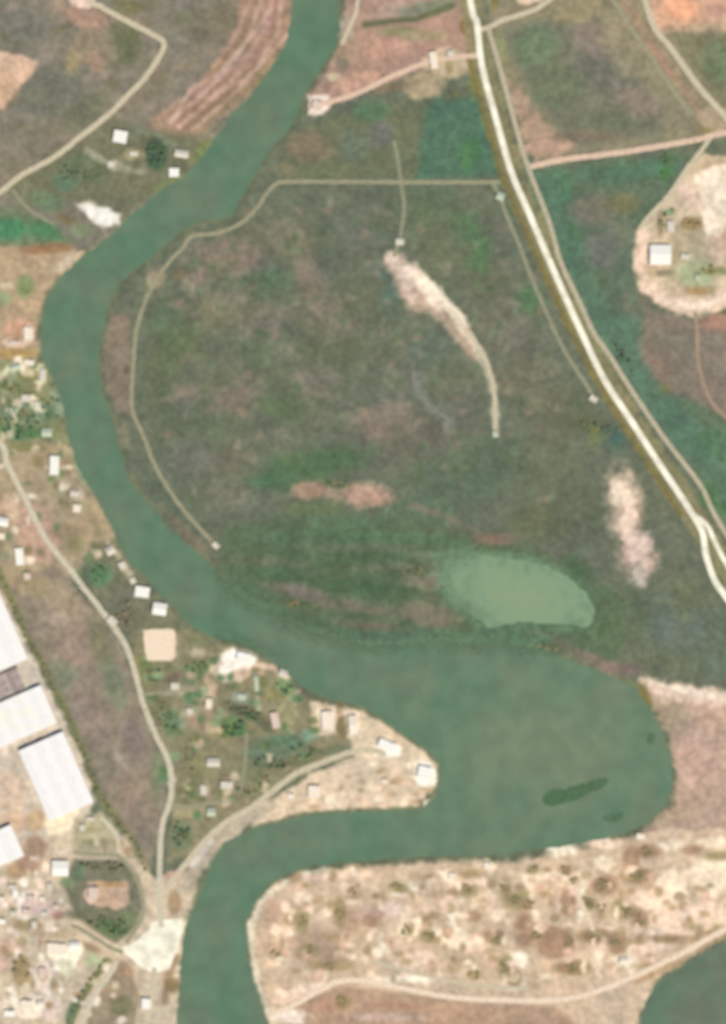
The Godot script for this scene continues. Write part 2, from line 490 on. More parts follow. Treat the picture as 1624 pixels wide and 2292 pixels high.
# ================================================================== the place
func _ready() -> void:
	rng.seed = 41
	# ---- camera, sky, sun, exposure
	var cam := Camera3D.new()
	cam.name = "camera"
	add_child(cam)
	cam.position = Vector3(0, HIGH, 0)
	cam.rotation_degrees = Vector3(-90, 0, 0)
	cam.near = 10.0
	cam.far = 60000.0
	cam.keep_aspect = Camera3D.KEEP_HEIGHT
	cam.fov = rad_to_deg(2.0 * atan(CZ / HIGH))
	var att := CameraAttributesPhysical.new()      # an old, softly focused survey lens
	att.frustum_focal_length = 24.0 / (2.0 * CZ / HIGH)
	att.frustum_near = 10.0
	att.frustum_far = 60000.0
	att.frustum_focus_distance = HIGH / (1.0 + BLUR / (att.frustum_focal_length / 1000.0 / 0.5))
	att.exposure_aperture = 0.5
	cam.attributes = att
	cam.current = true
	var env := Environment.new()
	var sky := Sky.new()
	var sm := ProceduralSkyMaterial.new()
	sm.sky_top_color = Color(0.36, 0.46, 0.62)
	sm.sky_horizon_color = Color(0.70, 0.74, 0.78)
	sm.ground_bottom_color = Color(0.36, 0.34, 0.29)
	sm.ground_horizon_color = Color(0.62, 0.66, 0.68)
	sky.sky_material = sm
	env.background_mode = Environment.BG_SKY
	env.sky = sky
	env.tonemap_mode = Environment.TONE_MAPPER_LINEAR
	env.tonemap_exposure = 1.0
	env.sdfgi_enabled = true
	env.ssao_enabled = true
	env.ssil_enabled = true
	var we := WorldEnvironment.new()
	we.name = "world_environment"
	we.environment = env
	add_child(we)
	var sun := DirectionalLight3D.new()
	sun.name = "sun"
	sun.light_energy = 1.4
	sun.light_angular_distance = 0.53
	sun.light_color = Color(1.0, 0.95, 0.86)
	sun.shadow_enabled = true
	add_child(sun)
	sun.look_at_from_position(Vector3(0.55, 1.35, 0.75), Vector3.ZERO)

	# ---- textures and materials
	var gi := FastNoiseLite.new(); gi.seed = 3; gi.frequency = 0.022; gi.fractal_octaves = 5; gi.fractal_gain = 0.6
	var gim := gi.get_seamless_image(512, 512)
	gim.convert(Image.FORMAT_L8)
	var gd := gim.get_data()
	for i in gd.size(): gd[i] = clampi(226 + int((gd[i] - 128) * 0.26), 0, 255)
	grain = ImageTexture.create_from_image(Image.create_from_data(512, 512, false, Image.FORMAT_L8, gd))
	make_materials()

	# ---- the water's outline
	var river := [655, -300, 655, 0, 650, 50, 640, 95, 620, 130, 596, 165, 565, 212, 515, 260, 485, 305, 455, 345, 415, 395, 360, 425, 300, 478, 255, 520, 215, 553, 180, 578, 128, 628, 102, 673, 93, 723, 92, 798, 122, 853, 145, 923, 155, 988, 178, 1053, 214, 1113, 237, 1156, 262, 1211, 292, 1261, 328, 1293, 362, 1336, 395, 1366, 418, 1396, 475, 1428, 550, 1446, 602, 1476, 642, 1506, 672, 1536, 750, 1569, 812, 1580, 848, 1606, 905, 1646, 955, 1676, 981, 1712, 987, 1744, 972, 1784, 937, 1812, 812, 1818, 700, 1821, 600, 1846, 540, 1866, 497, 1890, 475, 1929, 456, 1979, 436, 2029, 417, 2069, 405, 2144, 400, 2219, 398, 2292, 400, 2592,
		660, 2592, 597, 2292, 576, 2219, 556, 2159, 550, 2069, 570, 2020, 600, 1984, 640, 1957, 700, 1938, 812, 1926, 962, 1916, 1122, 1916, 1162, 1906, 1262, 1894, 1337, 1879, 1402, 1864, 1452, 1839, 1492, 1799, 1503, 1744, 1502, 1696, 1482, 1636, 1452, 1586, 1422, 1538, 1362, 1511, 1312, 1491, 1262, 1471, 1212, 1451, 1112, 1441, 987, 1438, 812, 1446, 700, 1416, 625, 1383, 575, 1356, 505, 1321, 480, 1275, 447, 1240, 405, 1207, 365, 1170, 345, 1140, 305, 1095, 280, 1053, 262, 973, 247, 923, 226, 873, 220, 798, 235, 723, 246, 673, 272, 633, 302, 603, 345, 573, 400, 522, 450, 494, 520, 487, 537, 450, 556, 415, 590, 360, 615, 322, 645, 295, 668, 255, 680, 212, 700, 180, 722, 148, 746, 112, 760, 72, 757, 25, 757, -300]
	var channel := [1924, 1960, 1700, 2058, 1624, 2108, 1562, 2145, 1512, 2172, 1472, 2200, 1445, 2240, 1432, 2300, 1430, 2592, 1924, 2592]
	var pond := [984, 1250, 1020, 1243, 1062, 1239, 1132, 1248, 1212, 1262, 1272, 1294, 1312, 1330, 1333, 1366, 1319, 1404, 1262, 1396, 1162, 1392, 1095, 1406, 1055, 1375, 1005, 1350, 981, 1300]
	water_distance([pts(river), pts(channel), pts(pond)])

	# ---- the ground
	n_fine = noise_bytes(11, 0.10, 2, iw, ih)
	n_mid = noise_bytes(12, 0.036, 3, iw, ih)
	n_big = noise_bytes(13, 0.012, 4, iw, ih)
	pr.resize(iw * ih); pg.resize(iw * ih); pb.resize(iw * ih)
	pr.fill(112 / 255.0); pg.fill(114 / 255.0); pb.fill(94 / 255.0)
	land_cover(river)
	print("cover ", Time.get_ticks_msec())
	build_ground()
	print("ground ", Time.get_ticks_msec())
	build_water(river, channel, pond)
	build_sheets()
	build_roads()
	print("roads ", Time.get_ticks_msec())
	build_buildings()
	build_plants()
	print("done ", Time.get_ticks_msec(), " trees ", tree_count)

func make_materials() -> void:
	M.wood = mat(Color(0.30, 0.21, 0.14), 0.7)
	M.steel = mat(Color(0.45, 0.47, 0.49), 0.5)
	M.glass = mat(Color(0.10, 0.13, 0.16), 0.08, false)
	M.bark = mat(Color(0.27, 0.21, 0.16), 0.95)
	M.panel_wall = mat(Color(0.80, 0.79, 0.75), 0.6)
	M.gutter = mat(Color(0.88, 0.88, 0.86), 0.6)
	M.vent = mat(Color(0.70, 0.71, 0.71), 0.5)
	M.white_a = mat(Color(0.95, 0.95, 0.92), 0.55, true, 0.03)
	M.white_b = mat(Color(0.93, 0.93, 0.89), 0.6, true, 0.03)
	M.white_c = mat(Color(0.96, 0.96, 0.955), 0.5, true, 0.03)
	M.white_d = mat(Color(0.92, 0.91, 0.86), 0.6, true, 0.03)
	M.grey_roof = mat(alb(0xb4a6a2), 0.8)
	M.grey_roof_b = mat(alb(0xa2948f), 0.8)
	M.pale_roof = mat(alb(0xfffdf6), 0.8, true, 0.06)
	M.cream_roof = mat(alb(0xf9eedd), 0.85, true, 0.06)
	M.dull_roof = mat(alb(0xddd9cb), 0.85, true, 0.06)
	M.mint_roof = mat(alb(0xc3d0bb), 0.85, true, 0.06)
	M.pink_roof = mat(alb(0xe2cfc2), 0.85, true, 0.06)
	M.plaster = mat(Color(0.78, 0.73, 0.66), 0.9)
	M.plaster_b = mat(Color(0.68, 0.62, 0.55), 0.9)
	M.concrete = mat(alb(0xfffae6), 0.9, true, 0.002)
	M.old_road = mat(alb(0xc0b79d), 0.92, true, 0.012)
	M.paint = mat(Color(0.9, 0.9, 0.88), 0.7, false)
	M.track = mat(alb(0x9f9d82), 0.97, true, 0.012)
	M.track_grey = mat(alb(0x96997f), 0.97, true, 0.012)
	M.track_pale = mat(alb(0xcfc6ac), 0.97, true, 0.012)
	M.track_pink = mat(alb(0xe3c8b2), 0.97, true, 0.012)
	M.town_road = mat(alb(0xd2ccb6), 0.93, true, 0.012)
	M.sand = mat(alb(0xf6e4cc), 0.97, true, 0.02)
	M.sand_pink = mat(alb(0xe8cdb8), 0.97, true, 0.02)
	M.sand_white = mat(alb(0xfdf7e8), 0.97, true, 0.02)
	M.soil_pink = mat(alb(0xc4a48e), 0.97, true, 0.02)
	M.leaf = []
	for h in [0x769068, 0x6b8560, 0x849666, 0x648068]:
		var m := mat(alb(h), 0.85, false)
		m.backlight_enabled = true
		m.backlight = Color(0.03, 0.05, 0.015)
		M.leaf.append(m)
	M.dry_leaf = []
	for h in [0xb8aa80, 0xc0b088, 0xaa9f76]:
		M.dry_leaf.append(mat(alb(h), 0.9, false))

func land_cover(river: Array) -> void:
	# shores: damp olive earth
	var shore_line := river.duplicate()
	paint_line(shore_line, 20, 0x7c7b5c, 0.7, 7)
	# north-west
	paint_poly([-300, -300, 650, -300, 650, 80, 560, 215, 420, 390, 200, 550, 120, 600, -300, 600], 0x8d8171, 0.9, 14)
	for k in 150:     # fallow plots, dry and green by turns
		var x := rng.randf_range(-20, 560); var y := rng.randf_range(-20, 380)
		if x > 560 - y * 0.7: continue
		paint_ellipse(x, y, rng.randf_range(7, 22), rng.randf_range(6, 16), -35, [0x9b8a78, 0x7c7868, 0xa08f80, 0x7b7556, 0x93867a, 0x86785e][k % 6], 0.7, 7)
	paint_ellipse(115, 205, 75, 60, 0, 0x7a7566, 0.8); paint_ellipse(60, 60, 60, 40, 0, 0x7f776a, 0.8)
	paint_ellipse(282, 100, 34, 46, 0, 0x716f50, 0.85); paint_ellipse(300, 15, 40, 15, 0, 0x75704c, 0.8)
	paint_ellipse(190, 35, 55, 26, 15, 0xb3927d, 0.9); paint_ellipse(210, 110, 55, 40, 30, 0x93836c, 0.8); paint_ellipse(160, 140, 16, 24, 0, 0xa0916a, 0.8); paint_ellipse(215, 140, 14, 20, 0, 0xb0917e, 0.8)
	paint_ellipse(480, 50, 70, 40, -20, 0x83765f, 0.7); paint_ellipse(460, 80, 40, 22, 0, 0x7b705f, 0.7)
	paint_ellipse(330, 200, 60, 30, -40, 0x857862, 0.6)
	paint_ellipse(90, 330, 90, 60, -35, 0x8b7f69, 0.7); paint_ellipse(190, 250, 60, 30, -35, 0x75725a, 0.8)
	paint_poly([545, -300, 655, -300, 650, 70, 622, 122, 590, 165, 545, 220, 490, 262, 430, 310, 380, 320, 330, 285, 345, 250, 420, 215, 470, 150, 530, 60], 0xa1866f, 0.9, 12)
	paint_line([628, -300, 628, 0, 600, 40, 580, 110, 500, 175, 440, 205], 30, 0xb7938a, 0.85, 8)
	paint_line([605, 20, 570, 70, 520, 130, 470, 175, 425, 200, 385, 270], 10, 0xcbaf9c, 0.95, 3)
	paint_line([640, 75, 590, 140, 540, 180, 470, 215, 400, 285], 10, 0xc6a792, 0.95, 3)
	paint_line([590, 80, 545, 150, 480, 195, 430, 250], 9, 0x8f7457, 0.92, 3)
	paint_line([565, 60, 520, 120, 460, 165], 10, 0xa98a68, 0.8, 5)
	paint_line([600, 165, 530, 215, 450, 250], 9, 0x93795a, 0.9, 3)
	paint_line([620, 120, 560, 190, 500, 240, 440, 300], 14, 0x8f8163, 0.7, 6)
	for k in 8:      # long plough stripes that follow the bank
		var t := (k + 0.5) / 8.0
		var l := pts([570, -40, 525, 70, 468, 150, 405, 215, 345, 262]); var r := pts([652, -40, 640, 80, 600, 152, 545, 215, 450, 296])
		var stripe := []
		for i in 5: stripe.append_array([lerpf(l[i].x, r[i].x, t), lerpf(l[i].y, r[i].y, t)])
		paint_line(stripe, 8.5, [0xb99a86, 0x9a7f68, 0xc9ab9a, 0xa88a74, 0xbf9d8e, 0x96795f, 0xc4a592, 0xa08468][k], 0.62, 4)
	paint_poly([-300, 100, 0, 115, 55, 122, 82, 140, 70, 170, 35, 205, 10, 245, -300, 260], 0xd8b79c, 0.95, 6)
	paint_ellipse(15, 190, 20, 40, 0, 0xc4a587, 0.7)
	paint_poly([140, -60, 215, -60, 214, 8, 196, 20, 160, 12], 0xf0d2bd, 0.95, 5)
	paint_poly([20, 410, 110, 355, 190, 305, 250, 262, 330, 290, 430, 300, 470, 330, 420, 395, 330, 440, 270, 490, 200, 460, 120, 440, 40, 470], 0x79755a, 0.85, 10)
	paint_ellipse(190, 375, 55, 35, 0, 0x6c7358, 0.85); paint_ellipse(140, 410, 24, 16, 0, 0x5f7860, 0.8)
	paint_ellipse(300, 345, 26, 14, 0, 0xa2966f, 0.9, 5); paint_line([195, 335, 240, 365, 325, 388], 14, 0x9a9680, 0.85, 5); paint_ellipse(250, 368, 14, 14, 0, 0xaaa392, 0.9, 4)
	paint_ellipse(350, 345, 24, 34, 0, 0x4c6351, 0.95, 7); paint_ellipse(352, 348, 14, 18, 0, 0x3f5a4b, 0.9, 5)
	paint_line([300, 290, 345, 298, 390, 325], 12, 0x858872, 0.8, 5)
	paint_ellipse(385, 420, 60, 22, -28, 0x75804f, 0.6); paint_ellipse(455, 340, 22, 30, 30, 0x7b8250, 0.7)
	paint_poly([-300, 440, 60, 470, 110, 500, 170, 540, 130, 560, -300, 560], 0x738260, 0.85, 10)
	paint_ellipse(20, 510, 40, 24, 0, 0x4e8a63, 0.85); paint_ellipse(100, 515, 34, 20, 20, 0x54835b, 0.85); paint_ellipse(110, 450, 40, 22, 10, 0x6d815e, 0.7)
	paint_ellipse(150, 490, 20, 10, 30, 0x7d6a45, 0.8); paint_ellipse(185, 515, 25, 16, 0, 0x8a9670, 0.8)
	# west bank
	paint_poly([-300, 555, 60, 548, 190, 562, 160, 595, 118, 630, 95, 673, 86, 723, 84, 808, -300, 810], 0xbaa282, 0.92, 8)
	paint_ellipse(100, 555, 60, 12, -4, 0x97714f, 0.8, 5); paint_ellipse(150, 585, 30, 12, -35, 0xcfbfa6, 0.85, 5)
	paint_ellipse(55, 640, 22, 26, 0, 0x8c9868, 0.9, 6); paint_ellipse(8, 670, 16, 18, 0, 0x92a076, 0.85); paint_ellipse(15, 640, 18, 10, 0, 0xdccfae, 0.85, 5)
	paint_ellipse(45, 735, 34, 20, 0, 0xcf9f83, 0.85); paint_ellipse(64, 746, 13, 20, 0, 0xf0ddca, 0.95, 4); paint_ellipse(35, 768, 28, 10, 0, 0xeacdb4, 0.95, 4)
	paint_ellipse(30, 790, 46, 11, 0, 0xae945a, 0.9, 5)
	paint_poly([-300, 806, 105, 806, 118, 870, 140, 930, 152, 988, -300, 992], 0x8f8f66, 0.9, 8)
	paint_line([10, 838, 28, 818, 60, 812, 92, 822, 96, 850, 78, 862], 14, 0xe2dcb8, 0.95, 4)
	paint_ellipse(62, 838, 22, 10, 0, 0x9c9462, 0.8, 4); paint_ellipse(22, 862, 16, 12, 0, 0x6a7046, 0.9, 5)
	paint_ellipse(60, 920, 70, 22, 0, 0x778c74, 0.8); paint_ellipse(40, 968, 52, 22, 0, 0x5b7c52, 0.9); paint_ellipse(110, 925, 22, 22, 0, 0x6f8164, 0.8); paint_ellipse(128, 900, 12, 30, -12, 0x93a08a, 0.7)
	paint_poly([-300, 985, 110, 985, 158, 1000, 182, 1058, 218, 1118, 240, 1160, 262, 1211, 205, 1225, 170, 1290, 30, 1320, -300, 1320], 0xb09e80, 0.92, 9)
	paint_ellipse(60, 1000, 50, 10, 0, 0x83804e, 0.8, 5); paint_ellipse(85, 1030, 14, 14, 0, 0x96845e, 0.8, 5)
	paint_ellipse(150, 1045, 12, 20, 0, 0x8d7a5e, 0.8, 5); paint_ellipse(180, 1050, 10, 40, -20, 0x8fa07c, 0.7, 5)
	paint_ellipse(85, 1190, 45, 75, -25, 0xc0a08c, 0.9); paint_ellipse(20, 1130, 30, 25, 0, 0xcbb093, 0.8); paint_ellipse(150, 1190, 40, 16, 0, 0x8c7a5f, 0.8); paint_ellipse(165, 1220, 20, 16, 0, 0x87825c, 0.8)
	paint_ellipse(175, 1105, 14, 16, 0, 0xc6bda6, 0.9, 4); paint_ellipse(215, 1180, 8, 40, -25, 0x817f5c, 0.6)
	paint_poly([200, 1215, 265, 1205, 300, 1265, 330, 1300, 365, 1340, 395, 1375, 400, 1410, 300, 1430, 255, 1385, 205, 1320], 0x7f7a60, 0.9, 8)
	paint_ellipse(222, 1285, 26, 24, 0, 0x668862, 0.9); paint_ellipse(270, 1350, 30, 30, 0, 0x7a7566, 0.8); paint_ellipse(290, 1385, 30, 22, 0, 0x746c58, 0.9)
	paint_line([240, 1215, 262, 1240, 290, 1290], 13, 0xbdb299, 0.85, 5)
	# the long field between ditch and road, the ditch itself
	paint_poly([-300, 1290, 20, 1310, 120, 1260, 200, 1345, 250, 1400, 290, 1490, 318, 1580, 350, 1660, 375, 1725, 372, 1800, 350, 1880, 330, 1950, 295, 1900, 240, 1800, 190, 1690, 100, 1500, 50, 1400], 0x948573, 0.95, 7)
	paint_ellipse(75, 1310, 60, 24, 20, 0x9e9071, 0.85); paint_ellipse(140, 1340, 50, 30, 30, 0xa5967c, 0.8); paint_ellipse(122, 1385, 22, 14, 0, 0xb3a494, 0.7)
	paint_ellipse(175, 1440, 60, 50, 30, 0x9b8878, 0.8); paint_ellipse(225, 1440, 26, 60, -18, 0x827d60, 0.8)
	paint_ellipse(140, 1510, 40, 30, 30, 0x84866e, 0.85); paint_ellipse(255, 1530, 24, 55, -15, 0x7d8168, 0.8); paint_ellipse(200, 1600, 30, 80, -20, 0x9a8779, 0.8)
	paint_ellipse(300, 1650, 24, 50, -15, 0x8d7c74, 0.8); paint_ellipse(268, 1700, 12, 26, -10, 0xa99a8a, 0.8); paint_ellipse(350, 1740, 14, 60, 0, 0x7e8266, 0.8)
	paint_ellipse(290, 1800, 20, 70, -10, 0x968374, 0.8)
	paint_line([-40, 1200, 15, 1318, 60, 1425, 105, 1505, 150, 1600, 190, 1690, 218, 1770, 252, 1822, 300, 1890, 330, 1950], 17, 0x807b56, 0.95, 5)
	# warehouse yards
	paint_poly([-300, 1290, 0, 1320, 60, 1440, 100, 1520, 140, 1600, 180, 1690, 215, 1790, 170, 1870, 100, 1900, -300, 1960], 0xd5c7b4, 0.95, 6)
	paint_ellipse(20, 1770, 40, 50, 0, 0xd8bfa6, 0.9); paint_ellipse(30, 1840, 40, 22, 0, 0xd2b498, 0.9); paint_ellipse(80, 1835, 22, 26, 30, 0xb99e7a, 0.8); paint_poly([95, 1800, 180, 1798, 165, 1840, 140, 1875, 108, 1870], 0xfbe9c8, 0.95, 5)
	# town
	paint_poly([-300, 1890, 100, 1870, 170, 1860, 200, 1830, 250, 1835, 300, 1900, 340, 1960, 440, 1960, 420, 2060, 400, 2150, 396, 2292, 396, 2592, -300, 2592], 0xd2c0a6, 0.93, 9)
	paint_poly([165, 1835, 230, 1815, 265, 1850, 275, 1900, 165, 1905], 0xb0aa8b, 0.9, 6); paint_ellipse(215, 1884, 35, 8, 0, 0x96906c, 0.85, 4); paint_ellipse(208, 1855, 14, 6, 0, 0x9b946e, 0.85, 4)
	paint_poly([60, 1870, 85, 1870, 110, 1890, 75, 1960, 20, 1965, 15, 1945, 45, 1920], 0xab8d76, 0.9, 6); paint_ellipse(35, 1950, 20, 10, 0, 0xb39a75, 0.8)
	paint_poly([165, 1922, 275, 1924, 310, 1960, 318, 2030, 300, 2075, 260, 2110, 205, 2080, 170, 2050, 150, 2010, 140, 1975], 0x7d7761, 0.95, 5)
	paint_ellipse(235, 1938, 50, 9, 0, 0x7b715b, 0.9, 4); paint_ellipse(150, 1975, 16, 14, 0, 0x8a9370, 0.9, 4); paint_ellipse(175, 1950, 14, 22, 0, 0x6f7a62, 0.9, 5)
	paint_poly([195, 1972, 285, 1972, 292, 2020, 260, 2035, 200, 2022, 185, 2005], 0xcbae94, 0.95, 4); paint_ellipse(205, 2000, 14, 20, 0, 0xd9c3b4, 0.9, 4); paint_ellipse(250, 1978, 28, 6, 0, 0xb08d62, 0.9, 4)
	paint_ellipse(250, 2075, 38, 20, 10, 0x6d7b54, 0.95, 5); paint_ellipse(180, 2045, 36, 12, 0, 0x77735a, 0.9, 5); paint_ellipse(285, 2055, 22, 18, 0, 0x848a62, 0.8, 5)
	paint_ellipse(55, 2025, 50, 30, 0, 0xdccac0, 0.9, 6); paint_ellipse(100, 2035, 40, 18, 0, 0xcfb5ac, 0.85, 6); paint_ellipse(130, 2048, 14, 10, 0, 0xa68474, 0.85, 4); paint_ellipse(50, 2068, 24, 14, 0, 0xa0916d, 0.9, 5); paint_ellipse(15, 2050, 22, 18, 0, 0xb2a88f, 0.8)
	paint_ellipse(115, 2085, 50, 14, 0, 0xb6a486, 0.9, 6); paint_ellipse(30, 2110, 40, 16, 0, 0xdcbaa0, 0.85); paint_ellipse(90, 2108, 14, 12, 0, 0xc6a78a, 0.85, 5)
	paint_ellipse(10, 2145, 20, 26, 0, 0xcfae9c, 0.9); paint_ellipse(48, 2172, 22, 34, 0, 0xa08d68, 0.95, 5)
	paint_poly([100, 2110, 186, 2108, 186, 2125, 172, 2150, 160, 2185, 120, 2165, 108, 2140], 0xfdf1d8, 0.95, 4); paint_ellipse(150, 2165, 16, 22, 0, 0xd9d6b4, 0.85, 4)
	paint_ellipse(98, 2190, 18, 42, 8, 0xf8e2cf, 0.9, 5); paint_ellipse(122, 2208, 10, 12, 0, 0xcba88f, 0.9, 4); paint_ellipse(70, 2250, 70, 26, 0, 0xf7e8d2, 0.9, 6); paint_ellipse(110, 2262, 20, 26, 0, 0xe8cfc2, 0.85, 5)
	paint_ellipse(208, 2148, 20, 16, 0, 0xb8c198, 0.9, 4); paint_ellipse(205, 2120, 22, 9, 25, 0x9b8569, 0.9, 4)
	paint_line([240, 2150, 215, 2180, 190, 2220, 165, 2265, 140, 2330, 100, 2592], 16, 0x7a7a52, 0.95, 4); paint_ellipse(160, 2260, 10, 26, 20, 0x6a7c5c, 0.8, 4)
	paint_poly([250, 2150, 285, 2150, 300, 2190, 312, 2230, 300, 2292, 300, 2592, 170, 2592, 195, 2270, 235, 2200], 0x9a8a72, 0.95, 5); paint_ellipse(270, 2250, 26, 24, 0, 0x87835e, 0.85, 5); paint_ellipse(265, 2165, 16, 14, 0, 0xa3866f, 0.8, 5)
	paint_line([392, 2140, 376, 2180, 368, 2240], 16, 0x9c8468, 0.9, 5); paint_ellipse(385, 2205, 16, 16, 0, 0x8a7450, 0.9, 5)
	paint_ellipse(390, 2020, 14, 30, 0, 0xa58d6d, 0.9, 5); paint_ellipse(390, 1958, 26, 10, 0, 0xc9a493, 0.85, 4)
	# village on the point
	paint_poly([285, 1420, 400, 1405, 475, 1436, 550, 1456, 600, 1486, 640, 1515, 672, 1546, 740, 1578, 800, 1590, 830, 1680, 700, 1720, 600, 1790, 500, 1850, 420, 1920, 372, 1930, 385, 1800, 378, 1710, 330, 1580, 300, 1490], 0x93896a, 0.93, 8)
	paint_ellipse(320, 1500, 18, 40, -20, 0x8d8558, 0.85, 5); paint_ellipse(345, 1510, 18, 26, 0, 0x7f8660, 0.85, 5); paint_ellipse(385, 1515, 22, 10, -30, 0x85705e, 0.9, 4)
	paint_ellipse(440, 1495, 30, 14, 0, 0x788559, 0.9, 5); paint_ellipse(450, 1432, 40, 12, 0, 0x7d7c5e, 0.9, 5); paint_ellipse(440, 1462, 30, 10, 0, 0xb7ad90, 0.85, 5)
	paint_ellipse(360, 1590, 26, 30, 0, 0x817c5a, 0.9, 5); paint_ellipse(385, 1620, 18, 28, 0, 0x6f8560, 0.9, 5); paint_ellipse(410, 1620, 10, 30, 0, 0x93997f, 0.8, 5)
	paint_line([370, 1552, 395, 1545, 430, 1540], 12, 0xb0ab97, 0.85, 4); paint_ellipse(468, 1560, 16, 36, 8, 0xcdb095, 0.92, 6); paint_ellipse(440, 1600, 26, 34, 0, 0xa08c76, 0.85, 6); paint_ellipse(425, 1590, 12, 14, 0, 0xb9ab9b, 0.8, 4)
	paint_ellipse(475, 1625, 18, 14, 0, 0xb0a980, 0.85, 5); paint_ellipse(520, 1530, 18, 14, 0, 0x7a7d58, 0.85, 5); paint_ellipse(540, 1560, 22, 14, 0, 0x96a08c, 0.85, 5); paint_line([570, 1512, 572, 1545, 578, 1590], 12, 0xb7b796, 0.9, 4)
	paint_ellipse(545, 1592, 50, 14, 20, 0x716d54, 0.9, 5); paint_ellipse(590, 1620, 26, 12, 40, 0x6e6a52, 0.9, 5); paint_ellipse(520, 1625, 30, 22, 0, 0x6c8253, 0.9, 5); paint_ellipse(535, 1635, 12, 12, 0, 0x4f7a50, 0.9, 4); paint_ellipse(500, 1640, 10, 10, 0, 0x66783f, 0.9, 4)
	paint_ellipse(640, 1540, 26, 20, 30, 0x86a06e, 0.9, 6); paint_ellipse(610, 1555, 20, 14, 0, 0x938c5f, 0.85, 5); paint_ellipse(645, 1590, 20, 40, 0, 0xa59f77, 0.85, 6)
	paint_ellipse(620, 1680, 80, 36, -10, 0x737d64, 0.92, 8); paint_ellipse(600, 1660, 60, 12, 0, 0x75745c, 0.8, 5); paint_ellipse(640, 1660, 40, 16, 0, 0x6c8468, 0.85, 5); paint_ellipse(560, 1720, 30, 24, 0, 0x858262, 0.8, 5)
	paint_ellipse(650, 1705, 60, 12, -12, 0x737052, 0.9, 5); paint_ellipse(730, 1680, 50, 9, -8, 0x75755a, 0.95, 4); paint_ellipse(570, 1770, 36, 16, -25, 0x878160, 0.85, 5)
	paint_ellipse(505, 1795, 14, 18, 0, 0x8d7c5b, 0.95, 4); paint_ellipse(415, 1770, 22, 12, 0, 0x7d7753, 0.9, 5); paint_ellipse(440, 1700, 26, 60, 0, 0x8b8661, 0.8, 6); paint_ellipse(460, 1770, 14, 22, 0, 0xbcae93, 0.85, 5)
	paint_ellipse(430, 1815, 40, 14, 0, 0xa9a27c, 0.85, 5); paint_ellipse(405, 1870, 24, 34, 0, 0x7a8063, 0.92, 6); paint_ellipse(690, 1645, 22, 14, 0, 0x86a28a, 0.9, 4)
	paint_ellipse(515, 1498, 45, 30, 0, 0xe8cfb8, 0.8, 5)
	paint_line([560, 1486, 610, 1495, 640, 1512], 14, 0xd8c1a8, 0.9, 4)
	paint_poly([690, 1566, 752, 1580, 752, 1645, 700, 1645], 0xe0c9ab, 0.9, 5); paint_poly([772, 1580, 812, 1592, 860, 1620, 930, 1668, 975, 1710, 975, 1760, 930, 1800, 812, 1808, 700, 1812, 610, 1836, 560, 1848, 620, 1780, 700, 1730, 790, 1690], 0xe2cdb0, 0.95, 5)
	paint_line([600, 1800, 540, 1838, 480, 1885, 440, 1940, 410, 1985], 34, 0xc0b29c, 0.9, 6); paint_line([470, 1880, 430, 1935], 16, 0xcfc8bb, 0.9, 5)
	paint_line([757, 1572, 763, 1648], 9, 0x98794f, 0.95, 3)
